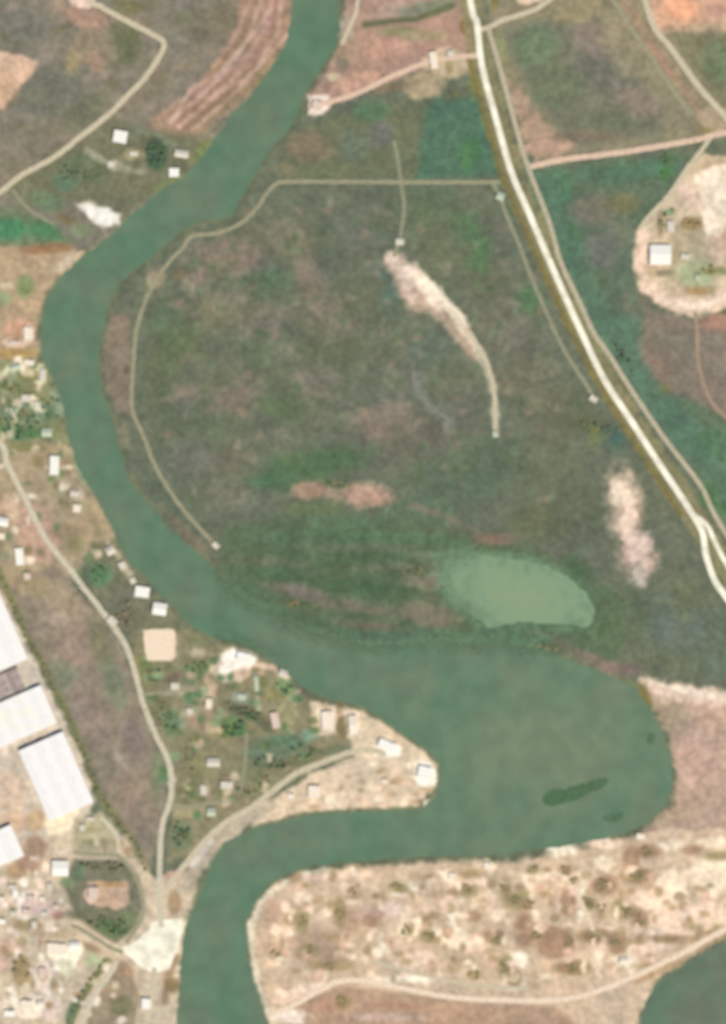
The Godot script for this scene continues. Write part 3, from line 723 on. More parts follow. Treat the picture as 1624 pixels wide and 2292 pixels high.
	# the middle of the bend: scrub, with drier and greener patches
	for e in [[560, 640, 50, 40, 0x676f55], [690, 615, 16, 40, 0x8f7666], [600, 620, 40, 24, 0x5f7359], [480, 700, 60, 40, 0x7d775e], [560, 700, 50, 30, 0x827963], [390, 760, 45, 55, 0x66704f], [370, 700, 26, 24, 0x66725a],
		[830, 510, 50, 70, 0x6f7064], [780, 600, 80, 60, 0x6d6e5e], [740, 660, 30, 20, 0x7b7066], [700, 700, 40, 60, 0x7a725e], [590, 790, 40, 24, 0x6a7458], [480, 800, 50, 20, 0x79725f], [360, 850, 30, 70, 0x666c50],
		[700, 860, 34, 22, 0x8a7465], [650, 865, 18, 14, 0x5f6349], [520, 900, 30, 22, 0x7d6d5d], [640, 910, 40, 26, 0x66714f], [450, 950, 70, 30, 0x6a7058], [620, 972, 16, 14, 0x857e6a], [780, 930, 60, 40, 0x71705f], [840, 1000, 70, 40, 0x70695c],
		[430, 1030, 50, 36, 0x726f66], [510, 1030, 24, 24, 0x77695a], [505, 1110, 40, 26, 0x857b6c], [450, 1120, 40, 30, 0x6c6e5b], [900, 860, 60, 50, 0x747463], [960, 780, 50, 40, 0x6c7262], [1010, 860, 50, 50, 0x70725c], [1030, 920, 40, 50, 0x757061],
		[790, 690, 50, 70, 0x6e6f58], [870, 640, 12, 40, 0x577064], [880, 480, 70, 50, 0x6e705a], [960, 470, 60, 50, 0x687258], [1000, 560, 60, 70, 0x6f7259], [1090, 640, 50, 60, 0x77735c], [1130, 730, 50, 60, 0x77705f], [1160, 830, 60, 50, 0x7a745c], [1250, 920, 60, 50, 0x736f58],
		[1170, 770, 30, 20, 0x7e7065], [1210, 850, 18, 40, 0x837c66], [1300, 945, 40, 12, 0x5a5f45], [1380, 975, 26, 22, 0x4a6a60], [1330, 965, 12, 16, 0x77784a], [1040, 500, 30, 24, 0x5b7352], [1070, 570, 20, 40, 0x55784d], [1180, 670, 26, 24, 0x557a52],
		[1100, 1040, 80, 60, 0x66705a], [1220, 1050, 70, 60, 0x6e7058], [1000, 1080, 90, 50, 0x64705a], [1280, 1150, 70, 60, 0x686a55], [1200, 1170, 60, 40, 0x66694f], [1300, 1250, 60, 40, 0x6a6d5c], [1400, 1380, 70, 50, 0x687057], [1520, 1400, 60, 70, 0x6c7367], [1540, 1330, 40, 40, 0x747558], [1480, 1480, 60, 20, 0x6e7258], [1600, 1480, 40, 30, 0x667260], [1100, 780, 50, 60, 0x74735f], [950, 970, 50, 40, 0x70675a], [660, 540, 60, 40, 0x747058], [560, 540, 60, 30, 0x7a725c], [500, 590, 50, 24, 0x857a62], [740, 780, 60, 40, 0x6a6c52], [540, 840, 60, 30, 0x706f58]]:
		paint_ellipse(e[0], e[1], e[2] * 1.1, e[3] * 1.1, 0, e[4], 0.8, 22)
	for e in [[470, 560, 50, 22], [560, 585, 44, 26], [640, 520, 34, 30], [690, 610, 24, 50], [520, 660, 40, 22], [600, 720, 50, 24], [720, 690, 36, 22], [700, 850, 50, 26], [530, 880, 44, 24], [440, 620, 30, 20], [780, 730, 44, 20], [860, 940, 70, 40], [640, 790, 40, 18], [1150, 740, 46, 30], [420, 880, 40, 20]]:
		paint_ellipse(e[0], e[1], e[2], e[3], -15, [0x8a7b6d, 0x857d6c, 0x8f7b70][int(e[0]) % 3], 0.7, 16)
	for k in 260:     # small dry and green flecks in the scrub
		var x := rng.randf_range(330, 1300); var y := rng.randf_range(450, 1120)
		paint_ellipse(x, y, rng.randf_range(5, 13), rng.randf_range(5, 13), 0, [0x857a66, 0x606b4c, 0x8b8170, 0x5d694d, 0x8f7a68, 0x6f7c60][k % 6], 0.62, 5)
	paint_poly([640, 300, 760, 250, 900, 230, 1000, 210, 1060, 215, 1100, 300, 1130, 400, 620, 405], 0x737459, 0.85, 10)
	paint_poly([955, 225, 1068, 215, 1085, 270, 1110, 350, 1118, 395, 930, 400, 940, 320], 0x577660, 0.92, 10); paint_ellipse(1050, 340, 24, 40, 10, 0x527a4f, 0.8); paint_ellipse(830, 250, 40, 24, 0, 0x60795a, 0.85); paint_ellipse(790, 330, 30, 40, 0, 0x6c7462, 0.8); paint_ellipse(850, 300, 26, 30, 0, 0x74706b, 0.8)
	paint_ellipse(690, 330, 50, 40, 0, 0x88755f, 0.8); paint_ellipse(660, 380, 40, 14, 0, 0x8b7d64, 0.8); paint_ellipse(720, 380, 60, 18, 0, 0x737657, 0.8)
	paint_poly([245, 700, 292, 700, 292, 930, 262, 920, 236, 860, 232, 790], 0x8f7c6a, 0.9, 7); paint_ellipse(283, 828, 7, 10, 0, 0x705d49, 0.9, 4); paint_ellipse(275, 965, 14, 30, 0, 0x857c66, 0.8)
	paint_poly([360, 1130, 400, 1160, 445, 1200, 478, 1235, 440, 1235, 400, 1200], 0x80745f, 0.85, 6)
	paint_ellipse(350, 620, 22, 26, 30, 0x9c8f76, 0.85, 6); paint_ellipse(420, 640, 14, 16, 0, 0x918974, 0.85, 5); paint_ellipse(400, 610, 20, 14, 0, 0x7d6c54, 0.8, 5)
	# green flats and bars towards the pond
	paint_ellipse(700, 1040, 130, 34, -12, 0x5b7150, 0.9, 14); paint_ellipse(620, 1075, 50, 22, 0, 0x567052, 0.85); paint_ellipse(930, 1150, 90, 40, 0, 0x62725a, 0.85)
	paint_poly([500, 1180, 700, 1150, 900, 1165, 1080, 1200, 1200, 1230, 1330, 1310, 1400, 1420, 1380, 1480, 1210, 1440, 987, 1430, 812, 1436, 700, 1406, 600, 1360, 520, 1310, 490, 1260], 0x5f6d52, 0.93, 14)
	paint_ellipse(745, 1083, 44, 10, 0, 0x65694c, 0.92, 5); paint_ellipse(815, 1108, 64, 24, 6, 0xbd9c87, 0.9, 12); paint_ellipse(840, 1120, 34, 12, 0, 0xc6a086, 0.85, 9); paint_ellipse(690, 1098, 42, 20, 0, 0xa08672, 0.9, 7); paint_ellipse(700, 1138, 60, 14, 0, 0x66764f, 0.8)
	paint_line([920, 1128, 980, 1150, 1050, 1180, 1110, 1215, 1150, 1205], 14, 0x7f7563, 0.85, 6); paint_ellipse(1100, 1205, 50, 14, 0, 0x86705f, 0.9, 6); paint_ellipse(1080, 1228, 40, 8, 0, 0x656a4e, 0.8, 4)
	paint_ellipse(930, 1240, 70, 10, 0, 0x788168, 0.8, 6); paint_ellipse(920, 1275, 40, 14, 0, 0x60694c, 0.85, 6); paint_ellipse(960, 1305, 26, 20, 0, 0x827d65, 0.9, 6); paint_ellipse(960, 1370, 55, 40, 20, 0x7b735e, 0.9, 8); paint_ellipse(1000, 1425, 50, 10, 0, 0x646a50, 0.85, 5)
	paint_ellipse(670, 1320, 60, 22, 15, 0x7c6f61, 0.92, 7); paint_ellipse(660, 1352, 60, 12, 8, 0x626b4e, 0.9, 5); paint_line([700, 1345, 780, 1362, 860, 1372, 920, 1380], 14, 0x77705f, 0.85, 5); paint_ellipse(820, 1405, 60, 10, 6, 0x66614e, 0.85, 5); paint_ellipse(560, 1240, 50, 30, 0, 0x606c50, 0.8); paint_ellipse(750, 1200, 80, 24, 0, 0x5d7256, 0.8); paint_ellipse(800, 1260, 80, 24, 0, 0x586b4c, 0.8)
	paint_ellipse(1250, 1440, 60, 12, 22, 0x7b7460, 0.9, 6); paint_ellipse(1230, 1445, 30, 10, 20, 0x606a4e, 0.85, 5); paint_ellipse(1330, 1478, 50, 12, 20, 0x867767, 0.9, 5); paint_ellipse(1395, 1497, 40, 14, 5, 0x876e6a, 0.85, 8)
	paint_line([984, 1250, 1062, 1239, 1132, 1248, 1212, 1262, 1272, 1294, 1312, 1330, 1333, 1366, 1319, 1404, 1262, 1396, 1162, 1392, 1095, 1406, 1055, 1375, 1005, 1350, 981, 1300, 984, 1250], 30, 0x6b8566, 0.8, 12); paint_line([500, 1318, 575, 1352, 625, 1380, 700, 1413, 812, 1443, 987, 1436, 1112, 1440, 1212, 1450], 40, 0x627a60, 0.85, 14)
	for b in [[600, 1285, 110, 18, 6, 0x586c50], [740, 1245, 170, 18, 0, 0x586b4e], [900, 1205, 140, 14, 4, 0x5f7657], [790, 1312, 150, 18, 4, 0x54684b], [900, 1345, 90, 14, 6, 0x586a4e], [700, 1392, 100, 13, 12, 0x5a6c52], [910, 1418, 140, 13, 0, 0x5b7058], [560, 1322, 70, 13, 20, 0x5a6e55], [1120, 1425, 100, 13, 2, 0x5d765a], [640, 1205, 100, 16, 0, 0x5e7156], [760, 1165, 120, 12, 2, 0x62755a],
		[670, 1322, 66, 13, 12, 0x83766a], [790, 1352, 100, 9, 8, 0x7b7263], [880, 1268, 100, 8, 0, 0x757460], [940, 1300, 44, 14, 0, 0x837b66], [960, 1372, 70, 22, 12, 0x7e7562], [830, 1398, 70, 8, 6, 0x716a58], [800, 1224, 120, 6, 0, 0x6e725c], [600, 1255, 80, 7, 4, 0x6f705a]]:
		paint_ellipse(b[0], b[1], b[2], b[3], b[4], b[5], 0.95, 9)
	paint_ellipse(1350, 1370, 40, 60, 0, 0x607052, 0.85); paint_ellipse(1290, 1270, 40, 18, 35, 0x566a4c, 0.85)
	# top middle
	paint_poly([762, -300, 1040, -300, 1050, 0, 1062, 120, 960, 150, 812, 208, 700, 255, 690, 215, 730, 150, 755, 110, 768, 60], 0xb39280, 0.93, 8)
	paint_ellipse(900, 20, 60, 20, -10, 0xb0998b, 0.85); paint_ellipse(960, 15, 70, 16, -10, 0x83856f, 0.9, 6); paint_line([815, 55, 880, 46, 930, 42, 1010, 12], 14, 0x6c6c4e, 0.95, 5); paint_ellipse(885, 68, 40, 10, -5, 0x8b8760, 0.85, 5); paint_ellipse(940, 78, 60, 12, 0, 0x9d9270, 0.8, 5); paint_ellipse(1038, 58, 12, 16, 0, 0x80633a, 0.9, 5)
	paint_ellipse(775, 70, 18, 40, 0, 0xaaa08c, 0.85, 6); paint_ellipse(765, 130, 16, 30, 0, 0x857b66, 0.85, 6); paint_ellipse(800, 110, 40, 26, 0, 0xa88d76, 0.8); paint_ellipse(870, 110, 50, 26, 0, 0xc29a86, 0.9)
	paint_ellipse(745, 172, 18, 10, 0, 0xd6c6a0, 0.9, 4); paint_ellipse(800, 180, 60, 18, -18, 0xc99f88, 0.9, 5); paint_poly([690, 214, 735, 212, 742, 235, 720, 255, 688, 256], 0xecdccb, 0.95, 4)
	paint_ellipse(950, 190, 50, 30, -10, 0xb2a281, 0.92, 6); paint_ellipse(1000, 140, 50, 36, 0, 0xc8b698, 0.9, 6); paint_ellipse(1004, 145, 9, 24, 0, 0x9c9068, 0.9, 3); paint_ellipse(1018, 208, 16, 6, 0, 0x7a7250, 0.9, 3); paint_ellipse(880, 195, 50, 9, -12, 0x8b755c, 0.85, 5); paint_ellipse(1060, 190, 12, 30, 0, 0x7f844f, 0.85, 5)
	# north-east fields
	paint_poly([1090, -300, 1924, -300, 1924, 300, 1624, 300, 1200, 372, 1160, 290, 1120, 170, 1090, 60], 0x958a6f, 0.93, 8)
	paint_poly([1128, 70, 1215, 40, 1300, 60, 1400, 160, 1490, 250, 1470, 300, 1280, 330, 1200, 220, 1150, 140], 0x7a7763, 0.92, 16)
	paint_ellipse(1195, 105, 50, 45, 0, 0x738062, 0.85, 14); paint_ellipse(1240, 190, 60, 50, 30, 0x72765c, 0.8, 14); paint_ellipse(1370, 190, 90, 36, 42, 0x7a7265, 0.85, 20); paint_ellipse(1330, 90, 60, 40, 40, 0x8f7f73, 0.75, 14); paint_ellipse(1350, 270, 70, 24, 0, 0x6f725b, 0.8, 12); paint_ellipse(1300, 305, 90, 12, 0, 0x83715f, 0.85, 8); paint_ellipse(1430, 230, 50, 30, 35, 0x9b8876, 0.8, 12); paint_ellipse(1400, 110, 46, 70, -35, 0x9b8f72, 0.75, 12); paint_ellipse(1270, 20, 70, 30, 0, 0x9a8e6c, 0.85, 10)
	paint_poly([1126, 120, 1142, 160, 1180, 230, 1240, 300, 1290, 335, 1200, 362, 1168, 300, 1135, 200], 0xb0957e, 0.9, 12); paint_ellipse(1215, 330, 60, 14, -6, 0xc39f8a, 0.85, 7); paint_line([1112, 70, 1135, 160, 1150, 190], 10, 0x8a9060, 0.8, 5)
	paint_poly([1135, -60, 1215, -60, 1212, 8, 1160, 10], 0xeacfb6, 0.92, 5); paint_ellipse(1105, 8, 8, 14, 0, 0x8a7a4a, 0.9, 3)
	paint_line([1400, 10, 1440, 75, 1500, 160, 1560, 240], 26, 0x9f8a70, 0.9, 6); paint_line([1450, 100, 1490, 160], 14, 0xa98871, 0.85, 5)
	paint_poly([1440, -300, 1924, -300, 1924, 60, 1624, 66, 1470, 66, 1450, 40], 0xd3a98d, 0.93, 9); paint_ellipse(1520, 20, 40, 26, 0, 0xeeb28b, 0.9, 8); paint_ellipse(1600, 20, 30, 14, 0, 0xb99384, 0.85); paint_ellipse(1590, 58, 50, 10, 0, 0xbca686, 0.85, 5)
	paint_poly([1500, 75, 1924, 75, 1924, 240, 1624, 245, 1570, 180], 0x877f61, 0.93, 7); paint_ellipse(1610, 140, 40, 50, 0, 0x788060, 0.85); paint_ellipse(1600, 265, 40, 30, 0, 0xb9a386, 0.9, 7); paint_ellipse(1570, 290, 20, 6, 0, 0x8c7a4e, 0.8, 4)
	# east of the highway
	paint_poly([1190, 385, 1300, 368, 1420, 352, 1535, 338, 1560, 350, 1530, 400, 1490, 450, 1425, 515, 1415, 600, 1430, 660, 1450, 700, 1420, 900, 1320, 720, 1260, 590, 1215, 480], 0x66735c, 0.93, 9)
	paint_ellipse(1240, 430, 40, 50, 20, 0x5a7c5f, 0.9); paint_ellipse(1420, 385, 90, 22, -8, 0x5c765f, 0.9); paint_ellipse(1488, 372, 14, 28, 10, 0x4f7f48, 0.92, 6); paint_ellipse(1330, 470, 55, 36, 0, 0x7b7464, 0.9, 12); paint_ellipse(1390, 455, 40, 22, 0, 0x7c7455, 0.85); paint_ellipse(1270, 540, 30, 40, 0, 0x587a52, 0.85); paint_ellipse(1350, 560, 40, 50, 0, 0x76736a, 0.85, 18); paint_ellipse(1400, 520, 14, 30, 0, 0x8f7863, 0.8, 10); paint_ellipse(1340, 650, 40, 50, 0, 0x667058, 0.8); paint_ellipse(1420, 680, 30, 40, 0, 0x867763, 0.8); paint_ellipse(1400, 740, 34, 44, 0, 0x5f7763, 0.85)
	paint_line([1200, 410, 1240, 500, 1300, 640, 1370, 770, 1430, 860, 1500, 950, 1580, 1050], 60, 0x637a64, 0.75, 18); paint_line([1405, 500, 1398, 590, 1412, 660, 1440, 720], 26, 0x6b7762, 0.8, 12); paint_line([1210, 400, 1320, 385, 1430, 372, 1490, 366], 24, 0x5f7a60, 0.7, 10)
	paint_poly([1440, 690, 1500, 700, 1552, 715, 1624, 700, 1924, 700, 1924, 960, 1624, 945, 1560, 900, 1480, 870, 1430, 800], 0x8c7b6c, 0.92, 10); paint_ellipse(1600, 720, 40, 20, 0, 0xae8674, 0.9, 8); paint_ellipse(1490, 760, 60, 24, 0, 0x857a69, 0.8); paint_ellipse(1460, 830, 40, 30, 0, 0x8d7567, 0.8); paint_ellipse(1590, 800, 40, 50, 0, 0x8f8171, 0.8)
	paint_poly([1400, 800, 1440, 830, 1500, 880, 1560, 905, 1640, 950, 1924, 970, 1924, 1230, 1660, 1230, 1600, 1130, 1500, 960], 0x66765c, 0.93, 10); paint_ellipse(1430, 840, 20, 22, 0, 0x5a7868, 0.8, 12); paint_ellipse(1520, 950, 60, 30, 30, 0x607a66, 0.85); paint_ellipse(1590, 1000, 36, 40, 0, 0x56785a, 0.85); paint_ellipse(1480, 870, 18, 14, 0, 0x887a50, 0.8, 6); paint_ellipse(1600, 1110, 40, 40, 0, 0x57754f, 0.85)
	paint_poly([1535, 375, 1570, 345, 1624, 345, 1924, 330, 1924, 700, 1624, 690, 1552, 712, 1470, 680, 1425, 640, 1412, 590, 1422, 518, 1480, 455], 0xd6c2a4, 0.95, 6)
	paint_poly([1500, 500, 1570, 480, 1600, 540, 1600, 660, 1540, 660, 1490, 620], 0xaea386, 0.92, 8); paint_ellipse(1555, 610, 40, 30, 0, 0xadb68e, 0.92, 7); paint_ellipse(1600, 605, 40, 10, 0, 0x979462, 0.9, 5); paint_ellipse(1545, 500, 24, 14, 0, 0x9e865c, 0.95, 4); paint_ellipse(1495, 475, 14, 8, 0, 0x8ea576, 0.9, 4); paint_ellipse(1475, 500, 8, 30, 0, 0x968669, 0.9, 4); paint_ellipse(1560, 650, 30, 9, 0, 0xae8f60, 0.85, 5); paint_ellipse(1480, 610, 24, 8, 0, 0x8f836c, 0.9, 4); paint_ellipse(1450, 600, 20, 20, 0, 0xc3ac8c, 0.8)
	paint_ellipse(1600, 370, 40, 20, 0, 0xbfa98b, 0.85); paint_ellipse(1610, 540, 26, 40, 0, 0xd2b5a0, 0.85)
	paint_line([1225, 440, 1262, 540, 1318, 660, 1390, 780, 1450, 870, 1520, 960, 1600, 1060, 1680, 1180], 46, 0x5f7862, 0.8, 16)
	# highway verges
	paint_line([1052, 0, 1074, 125, 1102, 240, 1147, 395, 1222, 569, 1302, 748, 1412, 943, 1540, 1138, 1640, 1300], 54, 0x8f8560, 0.85, 7)
	paint_line([1045, 120, 1075, 230, 1120, 390, 1200, 575, 1280, 752, 1390, 950, 1520, 1150], 11, 0x827140, 0.85, 4)
	# south-east land
	paint_poly([1440, 1540, 1924, 1560, 1924, 1900, 1624, 1880, 1400, 1875, 1455, 1848, 1500, 1800, 1512, 1744, 1510, 1696, 1490, 1636], 0xc2a691, 0.94, 8)
	paint_ellipse(1560, 1690, 50, 60, 0, 0xc4a595, 0.8, 20); paint_ellipse(1600, 1600, 50, 30, 0, 0xbfa28d, 0.8); paint_ellipse(1500, 1600, 30, 50, -30, 0xa8987d, 0.8); paint_ellipse(1500, 1830, 60, 16, -20, 0xb09c82, 0.8); paint_ellipse(1440, 1555, 12, 24, -20, 0x857645, 0.85, 5)
	paint_poly([560, 2060, 580, 2026, 610, 1992, 650, 1966, 710, 1948, 812, 1936, 962, 1928, 1122, 1928, 1262, 1905, 1345, 1888, 1410, 1872, 1500, 1850, 1624, 1858, 1924, 1850, 1924, 1960, 1624, 2090, 1512, 2160, 1462, 2192, 1420, 2300, 1400, 2592, 680, 2592, 606, 2292, 585, 2219, 566, 2159], 0xd8bfa2, 0.95, 7)
	se_peninsula()
	# the sand bank: a broad bright head that thins to a curving tail
	paint_line([882, 585, 905, 640, 935, 680], 44, 0xb9a28e, 0.85, 9)
	paint_line([925, 640, 975, 690, 1025, 745, 1060, 790], 34, 0xbda893, 0.8, 10)
	paint_line([872, 572, 890, 600, 905, 640, 925, 668], 22, 0xe0c8b4, 0.9, 7)
	paint_line([922, 606, 950, 638, 985, 678], 36, 0xf3dfc8, 0.92, 9)
	paint_line([945, 625, 985, 665, 1022, 702, 1042, 735], 20, 0xfbecd4, 0.95, 7)
	paint_line([1010, 700, 1045, 745, 1068, 785, 1085, 815], 17, 0xd9cbb2, 0.92, 7)
	paint_line([1068, 785, 1098, 850, 1106, 900, 1107, 965], 16, 0xb5b29c, 0.85, 5)
	paint_line([925, 830, 930, 870, 960, 905, 1010, 945], 22, 0x82847a, 0.7, 10)
	# the gravel pit
	paint_ellipse(1398, 1130, 44, 84, -8, 0xb5a28c, 0.85, 14); paint_ellipse(1425, 1240, 42, 62, -10, 0xb09c8e, 0.85, 14)
	paint_ellipse(1390, 1105, 26, 40, -8, 0xf3dfc6, 0.92, 10); paint_ellipse(1404, 1165, 24, 40, -8, 0xf0d6bf, 0.9, 10); paint_ellipse(1425, 1225, 30, 40, -12, 0xdcc5b6, 0.88, 12); paint_ellipse(1424, 1285, 18, 26, 0, 0xc3b9ab, 0.85, 10)
	for e in sheets:      # bare sand, with a ragged rim
		paint_poly(e[1], e[3], 0.93, 6.0 if e[2] != "sand_pink" else 10.0)

func se_peninsula() -> void:
	paint_line([606, 2292, 585, 2225, 566, 2155, 560, 2070, 582, 2020, 620, 1984, 660, 1962, 720, 1946], 14, 0xe9dcc0, 0.9, 5)
	paint_ellipse(720, 1962, 60, 8, -4, 0xf0cdb8, 0.9, 5); paint_ellipse(780, 1955, 60, 8, -3, 0xe9cfb2, 0.85, 5)
	paint_ellipse(720, 2120, 70, 40, 10, 0xb69b83, 0.9, 12); paint_ellipse(610, 2050, 24, 40, 0, 0xcba98e, 0.85); paint_ellipse(780, 2060, 30, 30, 0, 0xb89a82, 0.8); paint_ellipse(635, 2100, 14, 26, 0, 0xecd0b4, 0.85, 5); paint_ellipse(835, 2045, 30, 20, 0, 0xc9a896, 0.85); paint_ellipse(880, 2035, 20, 20, 0, 0xeed5c4, 0.85, 5)
	# bare pale patches and dusty dark ones, [x, y, rx, ry]
	for e in [[675, 2010, 18, 14], [640, 2025, 10, 14], [905, 1990, 30, 14], [1005, 1960, 22, 12], [1092, 1938, 14, 14], [1075, 1970, 20, 8], [1010, 2040, 10, 40], [940, 2145, 26, 16], [1290, 1990, 12, 18], [1298, 2020, 9, 30], [1300, 1965, 40, 16], [1250, 1900, 30, 12], [1345, 1885, 30, 10], [1350, 1930, 20, 16], [1160, 2145, 18, 16], [1150, 2200, 22, 18], [1110, 2050, 16, 12], [1400, 2150, 30, 14], [1450, 2120, 40, 16], [1540, 2060, 80, 40], [1590, 1960, 50, 40], [1500, 1990, 30, 40], [1450, 2010, 40, 20], [1335, 2150, 12, 22], [1360, 2090, 10, 14], [1500, 1890, 30, 10], [1590, 1885, 30, 12], [1200, 1960, 30, 10], [1020, 2100, 30, 20], [860, 2110, 16, 20], [1260, 1948, 26, 10], [700, 2215, 30, 14], [640, 2230, 30, 16], [890, 2190, 60, 8]]:
		paint_ellipse(e[0], e[1], e[2] * 1.15, e[3] * 1.15, 0, [0xfae6c8, 0xf6dac0, 0xfdf0d6][int(e[0]) % 3], 0.95, 6)
	for e in [[675, 2060, 13, 22], [760, 2040, 12, 30], [650, 2055, 10, 10], [790, 2000, 16, 9], [890, 1985, 20, 9], [960, 1965, 16, 8], [1045, 1955, 24, 8], [1045, 1990, 18, 14], [905, 2082, 12, 14], [960, 2095, 18, 14], [1000, 2085, 8, 10], [1190, 1945, 12, 9], [1265, 1945, 18, 9], [1285, 1975, 14, 12], [1160, 2015, 30, 18], [1180, 2022, 16, 9], [1130, 1990, 10, 22], [1270, 2020, 16, 26], [1350, 1980, 26, 20], [1315, 2020, 16, 14], [1345, 2030, 18, 8], [1445, 1905, 26, 14], [1425, 1960, 32, 16], [1410, 1920, 16, 26], [1400, 2040, 26, 14], [1430, 2060, 16, 20], [1385, 2030, 12, 16], [1330, 2095, 36, 14], [1380, 2110, 18, 22], [1270, 2105, 10, 26], [1200, 2090, 40, 20], [1170, 2080, 18, 36], [1240, 2110, 36, 30], [1280, 2165, 36, 14], [1130, 2165, 16, 24], [1150, 2190, 14, 18], [1060, 2180, 12, 10], [1060, 2050, 14, 10], [960, 2060, 12, 12], [1010, 2000, 10, 12], [830, 2060, 16, 12], [690, 2125, 20, 12], [740, 2160, 40, 10], [620, 2135, 12, 10], [1110, 2105, 12, 10], [1580, 2075, 30, 8], [1505, 2100, 40, 8], [1480, 2160, 50, 6], [1550, 1900, 20, 9], [1600, 1915, 26, 8]]:
		paint_ellipse(e[0], e[1], e[2] * 1.2, e[3] * 1.2, 0, [0xa28e68, 0x98805f, 0xa98a70, 0x9c9068][int(e[0] + e[1]) % 4], 0.92, 6)
	for k in 340:
		var x := rng.randf_range(600, 1600); var y := rng.randf_range(1945, 2195)
		if y > 2190 - maxf(0, x - 1450) * 0.6: continue
		paint_ellipse(x, y, rng.randf_range(5, 13), rng.randf_range(5, 13), 0, [0xb29872, 0xf0dabc, 0x9f8a6a, 0xf8e6ca, 0xdcb79c, 0xbca384, 0xeed0ba][k % 7], 0.8, 4)
	for k in 90:      # stones and dust of the spit
		var x := rng.randf_range(600, 960); var y := rng.randf_range(1690, 1808)
		if y < 1835 - (x - 600) * 0.55: continue
		paint_ellipse(x, y, rng.randf_range(5, 13), rng.randf_range(4, 10), 0, [0xf8e8cc, 0xc3a684, 0xf0d6b8, 0xb39a78, 0xe6c8ac][k % 5], 0.85, 4)
	for k in 130:     # lots, rubble, weeds of the town
		var x := rng.randf_range(0, 330); var y := rng.randf_range(1880, 2290)
		if x > 140 and x < 325 and y > 1915 and y < 2110: continue
		paint_ellipse(x, y, rng.randf_range(5, 12), rng.randf_range(5, 12), 0, [0xfaeedc, 0xa39876, 0xeed8c4, 0xd2c6a8, 0xfdf6e8, 0xb0906f, 0xe6d6c8][k % 7], 0.88, 4)
	for k in 120:     # plots of the village
		var x := rng.randf_range(320, 760); var y := rng.randf_range(1440, 1830)
		if y < 1430 + (x - 450) * 0.5 or y > 1860 - (x - 400) * 0.42: continue
		paint_ellipse(x, y, rng.randf_range(5, 13), rng.randf_range(5, 13), 0, [0x657a50, 0xcabd9e, 0x76784e, 0x8fa07a, 0xc0a88e, 0x62805a][k % 6], 0.85, 4)
	for k in 80:      # west bank
		var y := rng.randf_range(800, 1290); var x := rng.randf_range(0, 80 + maxf(0, y - 850) * 0.36)
		paint_ellipse(x, y, rng.randf_range(5, 11), rng.randf_range(5, 11), 0, [0x75805a, 0xd6c6a8, 0x8c7e5c, 0xeee2ca, 0x9aa080][k % 5], 0.88, 4)
	paint_poly([640, 2245, 720, 2220, 760, 2205, 900, 2222, 1050, 2240, 1240, 2252, 1300, 2300, 1300, 2592, 660, 2592], 0xb2957c, 0.92, 6); paint_ellipse(725, 2248, 26, 14, 0, 0xb8907a, 0.85); paint_ellipse(766, 2240, 16, 16, 0, 0x96825c, 0.9, 5); paint_ellipse(650, 2275, 40, 16, 0, 0xf2e4d4, 0.9, 6); paint_ellipse(860, 2275, 80, 9, 0, 0xc6afa0, 0.85, 5); paint_ellipse(900, 2250, 60, 7, 4, 0xb48d74, 0.85, 5)
	paint_line([1660, 2072, 1590, 2110, 1500, 2160, 1420, 2200], 9, 0xb59a78, 0.85, 4)

